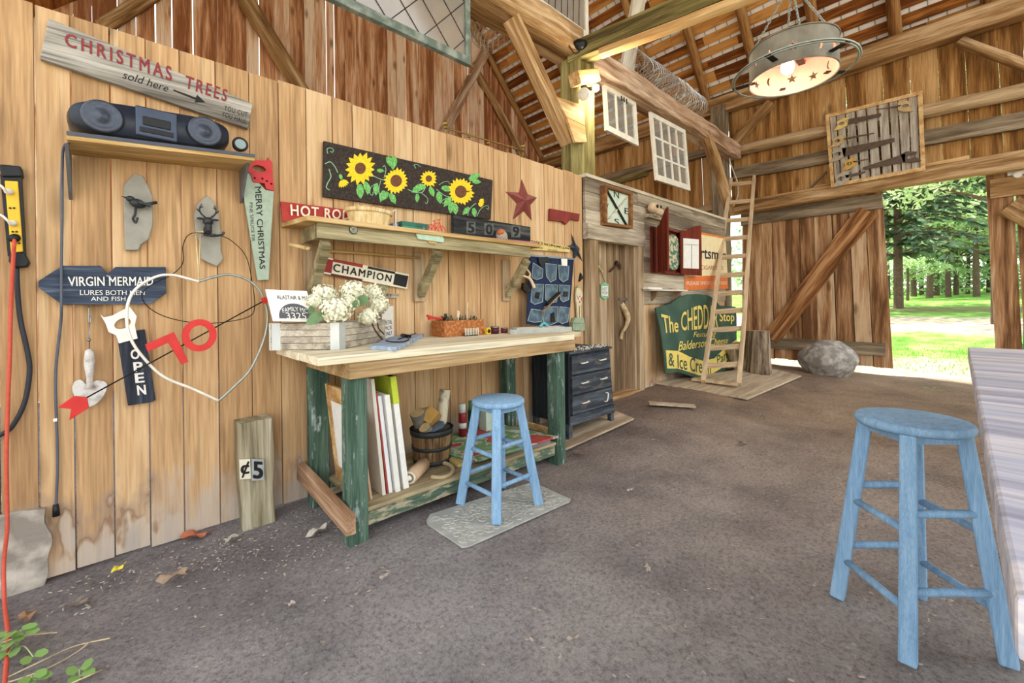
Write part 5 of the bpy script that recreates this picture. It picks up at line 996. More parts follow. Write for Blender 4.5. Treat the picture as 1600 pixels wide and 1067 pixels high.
# patterned rubber mat
P=[Zp(666,816,.0),Zp(672,806,.0),Zp(826,757,0.),Zp(838,758,0.),Zp(892,782,0.),Zp(890,786,.0),Zp(732,857,0.),Zp(722,858,0.),Zp(668,822,0.)]
s=T('door_mat','grey scroll-patterned rubber mat under the smaller stool','mat',(1.6,1.85,0))
MATR=mat('grey rubber','a3a39c',.85,0,.18,12,.3,'b9b8b0'); B().plate([[p+V((0,0,.003)) for p in P]],(0,0,.009)).obj('mat_base',MATR,s,bevel=.003)
e0,e1,e2=Zp(668,814,.0),Zp(832,757,.0),Zp(724,856,0.); U,W=e1-e0,e2-e0; b=B()
for i in range(15):
    for j in range(6):
        if R.random()<.12: continue
        u,v=(i+.6+R.uniform(-.15,.15))/15.6,(j+.6+R.uniform(-.15,.15))/6.4; c=e0+U*u+W*v+V((0,0,.0125)); sgn=R.choice((-1,1)); ph=R.uniform(0,6.3); q=[]
        for k in range(16): r=.006+.0019*k; t=ph+sgn*k*.42; q.append(c+V((r*math.cos(t),r*math.sin(t),0)))
        b.tube(q,.0032,5)
b.obj('scroll_relief',mat('pale grey rubber','b5b4ab',.8,0,.1,20),s,True)
# ---------------- counter at the right ----------------
s=T('counter','long plank counter with streaky blue white paint at the right edge','counter',(1.4,-.4,0)); KZ=1.02
CTR=wood('streaky painted ply',['8b8494','aeb0be','d6cfd0'],'y',1.3,.0,.15,streak=1.3,paint=(.45,.33,.22),pamt=.36,bmp=.1,rough=.45)
k0,k1=Zp(1512,542,KZ),Zp(1586,930,KZ)
B().hexa([(k1.x,k1.y,KZ-.04),(k1.x,-.85,KZ-.04),(k0.x,-.85,KZ-.04),(k0.x,k0.y,KZ-.04),(k1.x,k1.y,KZ),(k1.x,-.85,KZ),(k0.x,-.85,KZ),(k0.x,k0.y,KZ)]).obj('counter_top',CTR,s,bevel=.004)
for x in (.6,1.45,2.15): B().box((x,-.5,-.02),(x+.09,-.41,KZ-.04)).obj('leg',GREYZ,s,bevel=.004)
B().box((.6,-.5,.3),(2.24,-.46,.42)).obj('stretcher',APR,s)
# ---------------- far wall end of the partition ----------------
y=WY-.06
c=[Yp(*p,y-.03) for p in ((946,288),(989,301),(989,357),(946,351))]
s=T('compass_sign','square compass sign in a deep brown frame above the restroom door','sign',c[3])
FRM=wood('brown frame wood',['5f3c20','8a603a','a87c50'],'x',2,.1,.1)
cm=sum(c,V())/4
for i in range(4):
    a,b_=c[i],c[(i+1)%4]; B().hexa([a,b_,V((b_.x,WY-.022,b_.z)),V((a.x,WY-.022,a.z)),a+(cm-a)*.14,b_+(cm-b_)*.14,V((b_.x,WY-.022,b_.z))+(V((cm.x,WY-.022,cm.z))-V((b_.x,WY-.022,b_.z)))*.14,V((a.x,WY-.022,a.z))+(V((cm.x,WY-.022,cm.z))-V((a.x,WY-.022,a.z)))*.14]).obj('frame_side',FRM,s)
B().plate([[V((p.x+(cm.x-p.x)*.1,WY-.05,p.z+(cm.z-p.z)*.1)) for p in c]],(0,.02,0)).obj('dial',mat('pale mint dial','c3d0bc',.7,0,.08,8),s)
for ch,u,v in (('N',.5,.86),('S',.5,.16),('E',.88,.5),('W',.12,.5)):
    ctr=V((c[3].x+(c[2].x-c[3].x)*u,WY-.052,c[3].z+(c[0].z-c[3].z)*v)); w_=.05; lettering(ch,[ctr+V((-w_,0,.035)),ctr+V((w_,0,.035)),ctr+V((w_,0,-.035)),ctr+V((-w_,0,-.035))],BLKP,s)
def cp(u,v): return V((c[3].x+(c[2].x-c[3].x)*u,WY-.062,c[3].z+(c[0].z-c[3].z)*v))
B().bar(cp(.13,.9),cp(.87,.08),.026,.012,(0,1,0)).obj('needle_bar',DARK,s); B().bar(cp(.12,.1),cp(.86,.84),.02,.01,(0,1,0)).obj('needle_bar',WHITEW,s); 
# skull on bracket, restroom sign, hook
p=Yp(1022,328,WY-.1); s=T('animal_skull','small pale animal skull mounted on the grey boards right of the compass','skull',p)
SK=mat('old bone','c2ab8c',.8,0,.15,25); B().ball(p+V((0,0,.02)),.10,.07,.075,.05,3).ball(p+V((.04,-.05,-.03)),.07,.05,.05,.05,2).obj('skull_bone',SK,s,True)
for d in (-.035,.045): B().ball(p+V((d,-.066,.03)),.022,.014,.024,sub=2).obj('eye_socket',DARK,s,True)
B().box((p.x-.1,WY-.09,p.z-.1),(p.x+.3,WY-.022,p.z-.06)).obj('skull_shelf',GREYX,s)
q=[Yp(*t,WY+.1) for t in Q([(135,530),(178,500),(222,530),(222,670),(178,697),(135,665)],.1407,920,370)]
s=T('restroom_sign','small green and white hanging sign on the grey door','sign',q[5]); B().plate([q],(0,.008,0)).obj('sign_board',mat('mint green paint','7fb08a',.6),s)
q2=[Yp(*t,WY+.098) for t in Q([(145,548),(212,548),(212,655),(145,650)],.1407,920,370)]; B().plate([q2],(0,.002,0)).obj('white_panel',WHITE,s)
def bl_(u,v): return (q2[3]*(1-u)+q2[2]*u)*(1-v)+(q2[0]*(1-u)+q2[1]*u)*v
lettering('REST',[bl_(.1,.85),bl_(.9,.85),bl_(.9,.52),bl_(.1,.52)],BLKP,s); lettering('ROOM',[bl_(.1,.45),bl_(.9,.45),bl_(.9,.12),bl_(.1,.12)],BLKP,s)
B().tube([Yp(945,441,WY+.1),Yp(940,426,WY+.1)],.003,5).obj('hanging_string',DARK,s)
a,c_=Yp(930,411,WY+.06),Yp(940,425,WY+.1); o=B().bar(a,c_,.03,.012).obj('yellow_latch',mat('pale yellow paint','cfc98a',.6)); tag(o,'short pale yellow latch stick on the restroom door','latch')
a,c_=Yp(953,424,WY+.085),Yp(966,412,WY+.085); s=T('hammer','old rusty hammer hung on the restroom door','hammer',a); RST=mat('rusty iron','4f3a2c',.8,.3,.3,30,.2); B().tube([a,c_],.012,8).obj('handle',RST,s,True); B().tube(smooth_pts([Yp(963,410,WY+.08),Yp(968,414,WY+.08),Yp(969,421,WY+.08)],4),lambda t:.026-.012*t,8).obj('head',RST,s,True)
# dart cabinet with open doors
y=WY-.022; MAH=wood('mahogany stain',['4a1a10','6f2a1a','8a3c28'],'z',2,.0,.1,bmp=.1)
c0,c1=Yp(1031,395,y).x,Yp(1061,395,y).x; z0,z1=1.57,2.16; cm=(c0+c1)/2
s=T('dart_cabinet','dark red dartboard cabinet with both doors swung open on the grey boards','cabinet',(cm,y,z0))
b=B(); b.box((c0,y-.07,z0),(c1,y,z0+.02)).box((c0,y-.07,z1-.02),(c1,y,z1)).box((c0,y-.07,z0+.02),(c0+.02,y,z1-.02)).box((c1-.02,y-.07,z0+.02),(c1,y,z1-.02)).box((c0+.02,y-.012,z0+.02),(c1-.02,y,z1-.02)); b.obj('cabinet_body',MAH,s)
cc=V((cm,y-.02,(z0+z1)/2)); B().lathe([(.24,0),(.24,-.03),(0,-.032)],cc,(0,1,0),32).obj('dart_board',mat('dartboard','4d7a63',.9,0,.5,18,0,'c9b99a',lo=.48,hi=.52),s)
# left door swings to the left, right door swings out
yl=y-.30
def dleaf(P0,P1,arch,nm):
    a,c_=V(P0),V(P1); d=(c_-a); n_=d.cross(V((0,0,1))).normalized()*.018; pts=[a+V((0,0,z0)),c_+V((0,0,z0))]
    for k in range(9): t=k/8; pts.append(c_-d*t+V((0,0,z1+(arch*(1-math.cos(math.pi*(1-t)))/2))))
    return B().plate([pts],n_).obj(nm,MAH,s,bevel=.003)
hx=Yp(1045,390,y-.3)
dleaf((c0,y-.072,0),(Yp(1027,390,y-.12).x-.1,y-.15,0),.0,'door_post') if False else None
l0=V((Yp(1018,390,y-.02).x,y-.02,0)); B().box((l0.x,y-.035,z0),(c0-.0,y,z1)).obj('side_panel',MAH,s)
d_=dleaf((Yp(1028,390,y-.06).x,y-.072,0),(Yp(1045.5,390,y-.36).x,y-.36,0),.16,'door')
r0,r1=Yp(1062,390,y-.074),Yp(1094.5,390,y-.10); d2=dleaf((r0.x,r0.y,0),(r1.x,r1.y,0),.14,'door')
pq=[Yp(1068,372,y-.105),Yp(1092,374,y-.125),Yp(1092,420,y-.125),Yp(1068,419,y-.105)]; B().plate([pq],(0,.006,0)).obj('score_sheet',WHITE,d2)
g=[pq[0]*.5+pq[1]*.5,pq[3]*.5+pq[2]*.5]; B().tube([g[0]*.8+g[1]*.2+V((0,-.004,0)),g[1]+V((0,-.004,0))],.004,4).tube([pq[0]*.8+pq[3]*.2+V((.03,-.004,0)),pq[1]*.8+pq[2]*.2+V((-.03,-.004,0))],.004,4).obj('score_line',mat('grey ink','9a9a9a',.7),d2)
for z in (z0+.13,z1-.13): B().cyl((c1,y-.075,z-.025),(c1,y-.075,z+.025),.016,n=8).obj('hinge',STEEL,s)
# tin advertising sign
y=WY-.03; s=T('tin_sign','cream and orange tin sign for cigarettes behind the dart cabinet door','sign',Yp(1105,452,WY))
pl('sign_plate',[(1070,358),(1134,370),(1138,451),(1070,453)],y,.006,mat('cream enamel','ead9ac',.5,0,.06,10),s); pl('orange_band',[(1070,432),(1137,430),(1138,451),(1070,453)],y-.002,.002,mat('orange enamel','d9753c',.5,0,.1,12),s); pl('orange_edge',[(1070,358),(1134,370),(1134,373),(1070,362)],y-.002,.002,mat('orange enamel edge','d9803c',.5),s)
Zc=lambda pts:Q(pts,.18744,980,270)
lettering('Sportsman',quad(Zc([(470,590),(825,650),(825,748),(470,745)]),y),mat('dark blue ink','2a2c34',.6),s,bold=.02); lettering('CIGARETTES',quad(Zc([(612,770),(800,778),(800,808),(612,806)]),y),mat('red brown ink','a3472c',.6),s,bold=.01); lettering('PLEASE SMOKE OUTSIDE',quad(Zc([(495,905),(830,905),(830,930),(495,935)]),y-.002),CREAM,s)
# small shelf
y=WY-.02; a,c_=Yp(1003,452,y-.12),Yp(1067,452,y-.12); zsh=1.335
s=T('wall_shelf','small pale shelf with two corner brackets under the dart cabinet','shelf',(c_.x-.4,y,zsh))
B().box((Yp(1003,452,y).x,y-.16,zsh),(Yp(1068,452,y-.1).x,y-.001,zsh+.02)).obj('shelf_board',WHITEW,s); B().box((Yp(1003,452,y).x,y-.02,zsh-.16),(Yp(1062,452,y).x,y-.001,zsh)).obj('back_rail',GREYX,s)
for px in (1017,1051): x=Yp(px,460,y-.02).x; B().plate([[(x,y-.02,zsh),(x,y-.14,zsh),(x,y-.02,zsh-.13)]],(.03,0,0)).obj('bracket',GREYZ,s)
o=B().box((Yp(1010,450,y-.1).x,y-.13,zsh+.02),(Yp(1031,450,y-.1).x,y-.05,zsh+.04)).obj('folded_paper',WHITE); tag(o,'white folded papers lying on the small shelf','paper')
for i,px in enumerate((1036,1044)):
    p=Yp(px,450,y-.1); p.z=zsh+.027; s=T('dart','red dart lying on the small shelf' if i else 'steel dart lying on the small shelf','dart',p); B().tube([p,p+V((.16,0,0))],.007,6).obj('barrel',STEEL,s,True); B().bar(p+V((.16,0,0)),p+V((.22,0,0)),.028,.006).obj('flight',RED if i else DARK,s)
# big green sign
yb,yt=WY-.24,WY-.10
def cs(px,py): 
    t=max(0,min(1,(595-py)/140)); return Yp(px,py,yb+(yt-yb)*t)
Zg=lambda pts:Q(pts,.19677,1000,430)
s=T('shop_sign','big dark green shaped shop sign with yellow lettering leaning behind the ladder','sign',(5.6,WY-.2,.12))
ou=[(125,260),(245,225),(300,180),(390,150),(470,148),(545,160),(600,195),(635,240),(760,250),(768,330),(768,640),(750,690),(700,720),(650,780),(590,805),(520,820),(440,815),(370,790),(300,770),(205,780),(190,620),(165,430)]
SGN=mat('dark green sign paint','2c4a3c',.6,0,.2,3,.05,'3f5a4c'); CY_=mat('sign yellow','dcc465',.6,0,.08,20)
B().plate([[cs(*p) for p in Zg(ou)]],(0,.02,0)).obj('sign_board',SGN,s,bevel=.003)
def gl(t,P,m=CY_,**k): lettering(t,[cs(*p) for p in Zg(P)],m,s,lift=.006,**k)
gl('The',[(165,310),(300,345),(300,450),(185,460)],bold=.03); gl('CHEDDAR',[(320,260),(615,215),(615,420),(325,440)],bold=.015,warp=lambda u,v:(u,v*(.72+.9*u*(1-u)*1.2)))
gl('Stop',[(628,290),(745,300),(745,385),(630,390)],bold=.02); gl('Featuring',[(420,450),(600,445),(600,495),(420,505)],shear=.3); gl('Balderson Cheese',[(300,525),(695,490),(695,540),(300,600)],shear=.3,bold=.015)
rb=[(205,595),(300,600),(400,650),(500,680),(590,660),(680,570),(768,510),(768,620),(700,665),(640,740),(560,790),(470,795),(380,765),(300,740),(215,740)]
B().plate([[cs(*p)+V((0,-.004,0)) for p in Zg(rb)]],(0,.004,0)).obj('yellow_ribbon',CY_,s)
def rib(u,v,P0,P1): return u,v
gl('& Ice Cream',[(222,612),(560,672),(560,785),(225,715)],SGN,bold=.015,warp=lambda u,v:(u,v-.35*u*(1-u))); gl('Parlour',[(608,640),(765,545),(765,610),(612,715)],SGN,bold=.015)
# ladder
gl_=fl(5.8,2.3)+.035
a0,b0=Zp(1099,597,gl_),Zp(1155,601,gl_); a1,b1=Xp(1142,280,8.55),Xp(1178,277,8.55)
s=T('ladder','long bare wooden ladder leaning up to the rail of the far wall','ladder',(a0+b0)/2)
LAD=wood('bare ladder wood',['a08662','cdb592','e2d0b4'],'x',1.5,.2,.1)
for p,q in ((a0,a1),(b0,b1)): beam('rail',p,q,.05,.085,LAD,s,rough=.002)
fr=[(602-y)/322. for y in (566,540,513,485,457,428,400,369,340,308)]
def lp(p,q,py):
    lo,hi=0.,1.
    for _ in range(30):
        t=(lo+hi)/2; v=p+(q-p)*t-V((0,0,H)); yy_=CY-F*v.dot(cu)/v.dot(ax)
        if yy_>py: lo=t
        else: hi=t
    return p+(q-p)*lo
for k in range(11):
    py=572-k*28.2-k*k*.02; beam('rung',lp(a0,a1,py),lp(b0,b1,py-3),.03,.07,LAD,s,rough=.002)
o=B().bar(Zp(1083,592,gl_+.01),Zp(1153,600,gl_+.01),.12,.03).obj('ladder_plank',LAD); o.location.z-=.0; tag(o,'short pale plank on the plywood at the foot of the ladder','plank')
PL=[Zp(1020,603,.1),Zp(1168,627,.06),Zp(1252,590,.06),Zp(1190,577,.1)]
floorboard('plywood_board','big plywood sheet on the ground below the ladder and green sign',[(p.x,p.y) for p in PL],PLY,.022,.012)
o=B().bar(Fp(1014,631,.012),Fp(1086,636,.012),.09,.02).obj('loose_board',PLY); o.location.z+=.01; tag(o,'short pale loose board lying on the dirt before the plywood','board')
# stumps
BARK=mat('rough bark','7d6a52',.95,0,.35,16,1.,'a8967c'); BARK=wood('bark ridges',['4c3f32','85735e','b3a28a'],'z',1.5,0,0,streak=2.,bmp=1.)
def stump(p0,p1,r,label):
    p0,p1=V(p0),V(p1); s=T('log_stump',label,'stump',p0); d=(p1-p0).normalized(); b=B(); n=20; rg=random.Random(int(r*1000)); rn=[]
    x=d.orthogonal().normalized(); y_=d.cross(x); pr=[1+.07*rg.uniform(-1,1) for _ in range(n)]
    for k in range(7):
        c=p0+(p1-p0)*k/6; rn.append([b.b.verts.new(c+(x*math.cos(6.2832*j/n)+y_*math.sin(6.2832*j/n))*r*(1.12-.15*k/6)*pr[j]*(1+.03*rg.uniform(-1,1))) for j in range(n)])
    for A_,B_ in zip(rn,rn[1:]):
        for j in range(n): b.b.faces.new([A_[j],A_[(j+1)%n],B_[(j+1)%n],B_[j]])
    b.b.faces.new(rn[0]); b.b.faces.new(rn[-1]); b.obj('bark',BARK,s,True); B().lathe([(r*.93,.002),(0,.006)],p1,d,n).obj('cut_top',END,s)
zf=fl(7,2.1); a=Zp(1188,586,zf)
stump((a.x+.1,a.y+.05,zf-.02),(a.x+.12,a.y+.06,zf+.64),.155,'tall bark-covered log stump standing beside the big boulder')
a=Zp(1168,584,zf); stump((a.x+.2,a.y+.12,zf-.02),(a.x+.12,a.y+.22,zf+.42),.15,'lower reddish stump leaning against the taller stump')
# boulder
c=Zp(1286,590,.02); c=V((c.x+.33,c.y+.0,.26)); b=B().ball(c,.385,.38,.31,.08,5,9)
for v in b.b.verts:
    o_=v.co; k=.012*math.sin(23*o_.x+5)*math.sin(19*o_.y)*math.sin(21*o_.z); v.co=o_+(o_-c)*k*2
    if v.co.z<-.03: v.co.z=-.03
o=b.obj('boulder',mat('grey granite','88837c',.9,0,.2,11,1.2,'b8b2a8'),None,True); tag(o,'large rounded grey boulder at the foot of the barn door','boulder')
# ---------------- hanging sashes and windows ----------------
GLS=glass('old window glass'); GLD=glass('dusty leaded glass',.36,(.8,.78,.74),(.52,.49,.44)); WPT=mat('chipped white paint','ddd8cc',.7,0,.1,14,.1); GPT=mat('chipped green paint','66736a',.7,0,.3,10,.1,'98a096')
def sash(name,label,c,cols,rows,fw,bw,m,glz,th=.035,lead=None,cat='window sash'):
    tl_,tr_,br_,bl_=[V(p) for p in c]; s=T(name,label,cat,(bl_+br_)/2); n_=V((0,th,0))
    def P(u,v): return (bl_*(1-u)+br_*u)*(1-v)+(tl_*(1-u)+tr_*u)*v
    W_=((br_-bl_).length); H_=((tl_-bl_).length); fu,fv=fw/W_,fw/H_
    def piece(u0,u1,v0,v1,nm,mm,off=0,t=th): B().plate([[P(u0,v0)+V((0,off,0)),P(u1,v0)+V((0,off,0)),P(u1,v1)+V((0,off,0)),P(u0,v1)+V((0,off,0))]],(0,t,0)).obj(nm,mm,s)
    piece(0,fu,0,1,'stile',m); piece(1-fu,1,0,1,'stile',m); piece(fu,1-fu,0,fv*1.3,'bottom_rail',m); piece(fu,1-fu,1-fv,1,'top_rail',m)
    for i in range(1,cols): u=fu+(1-2*fu)*i/cols; piece(u-bw/W_/2,u+bw/W_/2,fv,1-fv,'glazing_bar',m,.006,th-.012)
    for j in range(1,rows): v=fv*1.3+(1-2.3*fv)*j/rows; piece(fu,1-fu,v-bw/H_/2,v+bw/H_/2,'glazing_bar',m,.008,th-.016)
    piece(fu,1-fu,fv,1-fv,'glass_pane',glz,th/2,.003)
    if lead:
        for (u0,v0),(u1,v1) in lead: B().tube([P(fu+(1-2*fu)*u0,fv+(1-2*fv)*v0)+V((0,th/2-.004,0)),P(fu+(1-2*fu)*u1,fv+(1-2*fv)*v1)+V((0,th/2-.004,0))],.0035,5).obj('lead_line',DARK,s)
    return s,P
qq=lambda L,y:[Yp(*p,y) for p in L]
s,P=sash('window_sash','three-pane white window sash hanging from the loft beam nearest the flood lights',qq([(944,130),(994,160),(998,228),(948,203)],3.04),3,1,.055,.028,WPT,GLS)
for u in (.5,.58,.66): B().tube([P(u,.94)+V((0,-.004,0)),P(u+.01,.84)+V((0,-.004,0))],.008,5).obj('dark_notch',DARK,s)
sash('window_sash','twelve-pane white window sash hanging from the loft beam beside the corner post',qq([(1016.5,174),(1071,203),(1079,298),(1026,281)],3.04),4,3,.065,.03,WPT,GLS)
# leaded diamond window: clip diagonals to the unit square
def diag(n,m_,asp):
    L=[]
    for sgn in (1,-1):
        for k in range(-int(n*2),int(n*2)+1):
            pts=[]; c_=k/n
            for u in (0.,1.):
                v=(u*asp*sgn+c_); 
                if 0<=v<=1: pts.append((u,v))
            for v in (0.,1.):
                u=(v-c_)/(asp*sgn)
                if 0<u<1: pts.append((u,v))
            if len(pts)>=2 and (V((*pts[0],0))-V((*pts[1],0))).length>.02: L.append((pts[0],pts[1]))
    return L
bl_w,br_w=Yp(470,-25,2.9),Yp(736,102,2.9); up_=V((0,0,1.05))
sash('leaded_window','green framed leaded diamond window hanging above the pine partition',[bl_w+up_,br_w+up_,br_w,bl_w],1,1,.05,.03,GPT,GLD,.045,diag(3,4,1.5),'window')
bl_w,br_w=Yp(843,8,3.0),Yp(920,62,3.0); up_=V((0,0,1.3)); fan=[]
for k in range(1,7): fan+=[((k/7.,.0),(k/7.+.02,.35)),((k/7.+.02,.35),(k/7.-.12,.75)),((k/7.-.12,.75),(k/7.-.1,1.))]
fan=[(a,b_) for a,b_ in fan if min(a[0],b_[0])>=0 and max(a[0],b_[0])<=1]+[((0,.33),(1,.33)),((0,.68),(1,.68))]
sash('leaded_window','white framed leaded window standing on the loft beam by the tall post',[bl_w+up_,br_w+up_,br_w,bl_w],1,1,.06,.03,WPT,GLD,.04,fan,'window')
# chicken wire
WN=mat('wire netting','c3c5c2',.4,.7,.1,20)
def netroll(c0,c1,r,nr,nl,name,label,wob=.05):
    c0,c1=V(c0),V(c1); d=(c1-c0); b=B(); rg=random.Random(int(r*999)); z=d.normalized(); x=z.orthogonal().normalized(); y_=z.cross(x)
    def p(t,a): k=r*(1+wob*math.sin(5*t+3*a)+.04*math.sin(17*t+a*2)); return c0+d*t+(x*math.cos(a)+y_*math.sin(a))*k
    for i in range(nl):
        a0=6.2832*i/nl
        for sg in (1,-1): b.tube([p(k/nr,a0+sg*k*.35) for k in range(nr+1)],.004,3)
    for k in range(0,nr+1,4): b.tube([p(k/nr,6.2832*j/14) for j in range(14)],.004,3,True)
    o=b.obj(name,WN); tag(o,label,'wire netting')
a,c_=Yp(992,108,3.06),Yp(1092,168,3.06); netroll((a.x,3.1,4.43),(c_.x,3.1,4.43),.19,40,12,'wire_netting_roll','long roll of wire netting lying on top of the loft beam beyond the post')
b=B(); rg=random.Random(3); c_=[Yp(738,8,3.35),Yp(802,30,3.35),Yp(812,62,3.35),Yp(738,64,3.35)]
def np_(u,v): p=(c_[3]*(1-u)+c_[2]*u)*(1-v)+(c_[0]*(1-u)+c_[1]*u)*v; return p+V((0,.15*math.sin(u*3)*math.cos(v*2),-.04*math.sin(u*3.1)))
for i in range(11): b.tube([np_(i/10,v/12.) for v in range(13)],.0035,3); b.tube([np_((i/10+v/40.)%1 if False else min(1,i/10+.25*v/12.),v/12.) for v in range(13)],.003,3)
for j in range(8): b.tube([np_(u/12.,j/7.) for u in range(13)],.0035,3)
o=b.obj('wire_netting',WN); tag(o,'loose sagging wire netting between leaded window and loft beam','wire netting')
# flood lights
p=Yp(921,140,2.8); s=T('flood_light','twin flood light fixture on the tall post with one bulb lit','lamp',p)
B().ball(p+V((0,.08,.03)),.06,.05,.06,sub=2).obj('junction_box',DARK,s,True)
pb=Yp(931,137.5,2.74); B().cyl(p+V((0,.08,.03)),pb,.02).obj('lamp_socket',DARK,s,True); B().ball(pb,.038,sub=3).obj('lit_bulb',emit('lit flood bulb',(1,.93,.8),60),s,True)
pc=Yp(912,147,2.76); B().lathe([(.03,.08),(.035,.04),(.065,.0),(.06,-.008),(0,-.012)],pc,(.7,.5,.2),20).obj('unlit_bulb',mat('pearl glass','d8d2c0',.3),s,True)
def plight(name,loc,e,col,r=.04):
    l=D.lights.new(name,'POINT'); l.energy=e; l.color=col; l.shadow_soft_size=r; o=D.objects.new(name,l); COL.objects.link(o); o.location=loc; return o
plight('flood_bulb_light',pb+V((.02,-.09,-.03)),13,(1,.84,.6),.06)
o=B().tube(smooth_pts([Yp(906,80,2.85),Yp(898,84,2.85),Yp(890,72,2.86),Yp(887,62,2.88),Yp(870,48,2.9),Yp(840,30,2.9)],5),.006,6).obj('power_cable',BLACK,None,True); tag(o,'thin black cable along the top of the loft beam','cable')
p=Yp(907,70,2.83); s=T('spot_lamp','small black spot lamp head on top of the tall post','lamp',p); B().lathe([(.05,-.06),(.055,.0),(.045,.05),(.02,.08),(0,.085)],p,(-.8,.5,.1),20).obj('lamp_shell',BLACK,s,True); B().lathe([(.045,-.05),(.0,-.045)],p,(-.8,.5,.1),20).obj('lens',mat('grey lens','a6aaa6',.2),s)
# cable near ladder
o=B().tube(smooth_pts([Xp(1143,235,8.6),Xp(1140,250,8.6),Xp(1146,268,8.6),Xp(1152,285,8.6),Xp(1153,305,8.6),Xp(1146,322,8.6)],5),.012,6).obj('white_cable',WHITEW,None,True); tag(o,'loose white cable hanging off the end of the log rail','cable')
# saw board
x=FX-.27; c=[V(Xp(*p,x)) for p in ((1290,180),(1441,142),(1446,266),(1299,293))]
SLATG=wood('silver slat',['6e655a','a39a8c','c6bfb2'],'z',1.5,.3,.4); s=T('saw_board','pine framed panel of grey slats displaying old saws above the doorway','display board',c[3])
tl_,tr_,br_,bl_=c
def SP(u,v): return (bl_*(1-u)+br_*u)*(1-v)+(tl_*(1-u)+tr_*u)*v
def sb(u0,u1,v0,v1,nm,m,off=0,t=.03,par=s): return B().plate([[SP(u0,v0)+V((off,0,0)),SP(u1,v0)+V((off,0,0)),SP(u1,v1)+V((off,0,0)),SP(u0,v1)+V((off,0,0))]],(t,0,0)).obj(nm,m,par)
for a in ((0,.04,0,1),(.96,1,0,1),(.04,.96,0,.045),(.04,.96,.955,1)): sb(*a,'frame_bar',FRESH,-.02,.05)
u=.05
while u<.93: w_=R.uniform(.06,.095); sb(u,min(.955,u+w_),.045,.955,'slat',SLATG,.0,.02); u+=w_+R.uniform(.012,.03)
for v in (.2,.5,.8): sb(.04,.96,v-.04,v+.04,'cross_slat',SLATG,.022,.02)
SAWB=mat('brown saw steel','5f5044',.6,.3,.2,20); HND=mat('worn beech handle','bfa678',.7,0,.15,30)
def saw(label,u0,v0,u1,v1,w0,w1,flip=False,m=HND,hs=1.):
    a,b_=SP(u0,v0)+V((-.035,0,0)),SP(u1,v1)+V((-.035,0,0)); s2=T('hand_saw',label,'saw',a); d=(b_-a); L_=d.length; d.normalize(); n_=d.cross(V((1,0,0))).normalized()
    if n_.z>0: n_=-n_
    k=.16*hs
    if w0>0: B().plate([[a+d*k*.7-n_*w0*.4,b_-n_*w1*.4,b_+n_*w1*.6,a+d*k*.8+n_*w0*.6]],(.006,0,0)).obj('blade',SAWB,s2)
    ho=[a-n_*.03*hs,a+d*k*.6-n_*.07*hs,a+d*k-n_*.05*hs,a+d*k*.9+n_*.06*hs,a+d*k*.45+n_*.10*hs,a-d*.03*hs+n_*.11*hs,a+d*.02*hs+n_*.03*hs]
    hc=a+d*k*.42+n_*.015*hs; hl=[hc+d*.04*hs*math.cos(6.283*i/12)+n_*.028*hs*math.sin(6.283*i/12) for i in range(12)]
    B().plate([ho,hl],(.02,0,0)).obj('handle',m,s2)
saw('hand saw with pale yellow handle near the top of the saw board',.12,.84,.60,.82,.09,.05,m=mat('yellow handle','d8c077',.6))
saw('keyhole saw with curved pale handle at the top right of the saw board',.90,.86,.55,.90,.02,.01)
saw('narrow saw with small tan handle on the upper left of the saw board',.06,.62,.52,.60,.03,.015)
saw('long dark hand saw with grey handle across the middle of the saw board',.04,.44,.72,.46,.15,.06,m=mat('grey handle','a39a86',.7),hs=1.2)
saw('small tan handled saw below the middle of the saw board',.17,.28,.45,.28,.02,.012,m=mat('amber handle','c99a4a',.6))
saw('wide dark hand saw pointing left at the lower right of the saw board',.93,.22,.38,.17,.13,.04,m=SAWB,hs=1.1)
saw('pruning saw with long grey handle at the bottom of the saw board',.05,.10,.40,.12,.05,.03,m=mat('pale grey handle','a8a090',.7),hs=1.2)
# ---------------- hanging drum lamp ----------------
LD=2.30; lc=V((0,0,H))+ray(1238,98)*LD; lr=.204; hh=.165
s=T('drum_lamp','hanging galvanised drum lamp with cut-out stars and a copper inside','pendant lamp',lc)
GALV=mat('galvanised zinc','7d7767',.6,.25,.25,14,.1); COP=mat('copper inside','c28c7a',.5,.15,.15,8)
b=B(); b.lathe([(lr-.004,-hh/2),(lr,-hh/2),(lr,hh/2),(0,hh/2+.004),(0,hh/2),(lr-.004,hh/2-.004)],lc,n=64,cap=False)
ring=b.b.verts[:]
b.b.verts.ensure_lookup_table()
for k in range(64): b.b.faces.new([b.b.verts[k],b.b.verts[(k+1)%64],b.b.verts[5*64+(k+1)%64],b.b.verts[5*64+k]])
bmesh.ops.remove_doubles(b.b,verts=b.b.verts[:],dist=1e-5); o=b.obj('drum_shell',GALV,s,True)
o.data.materials.append(COP)
for p in o.data.polygons:
    q=p.center-lc; p.material_index=1 if (q.xy.length<lr-.002 and q.z<hh/2+.001) else 0; p.use_smooth=False
cut=B(); rg=random.Random(2)
for k in range(12):
    a=k*6.2832/12+.25; d=V((math.cos(a),math.sin(a),0)); t_=V((-d.y,d.x,0)); c=lc+d*(lr-.05)+V((0,0,rg.uniform(-.03,.0)))
    if k%3==1: pts=[c+t_*(.028*math.cos(q))+V((0,0,.028*math.sin(q))) for q in [i*.22-1.1 for i in range(11)]]+[c+t_*(.028*math.cos(q)*.55)+V((0,0,.028*math.sin(q))) for q in [.9-i*.3 for i in range(7)]]
    else: pts=[c+t_*(.027*(1 if i%2==0 else .42)*math.sin(i*.62832))+V((0,0,.027*(1 if i%2==0 else .42)*math.cos(i*.62832))) for i in range(10)]
    cut.plate([pts],d*.1)
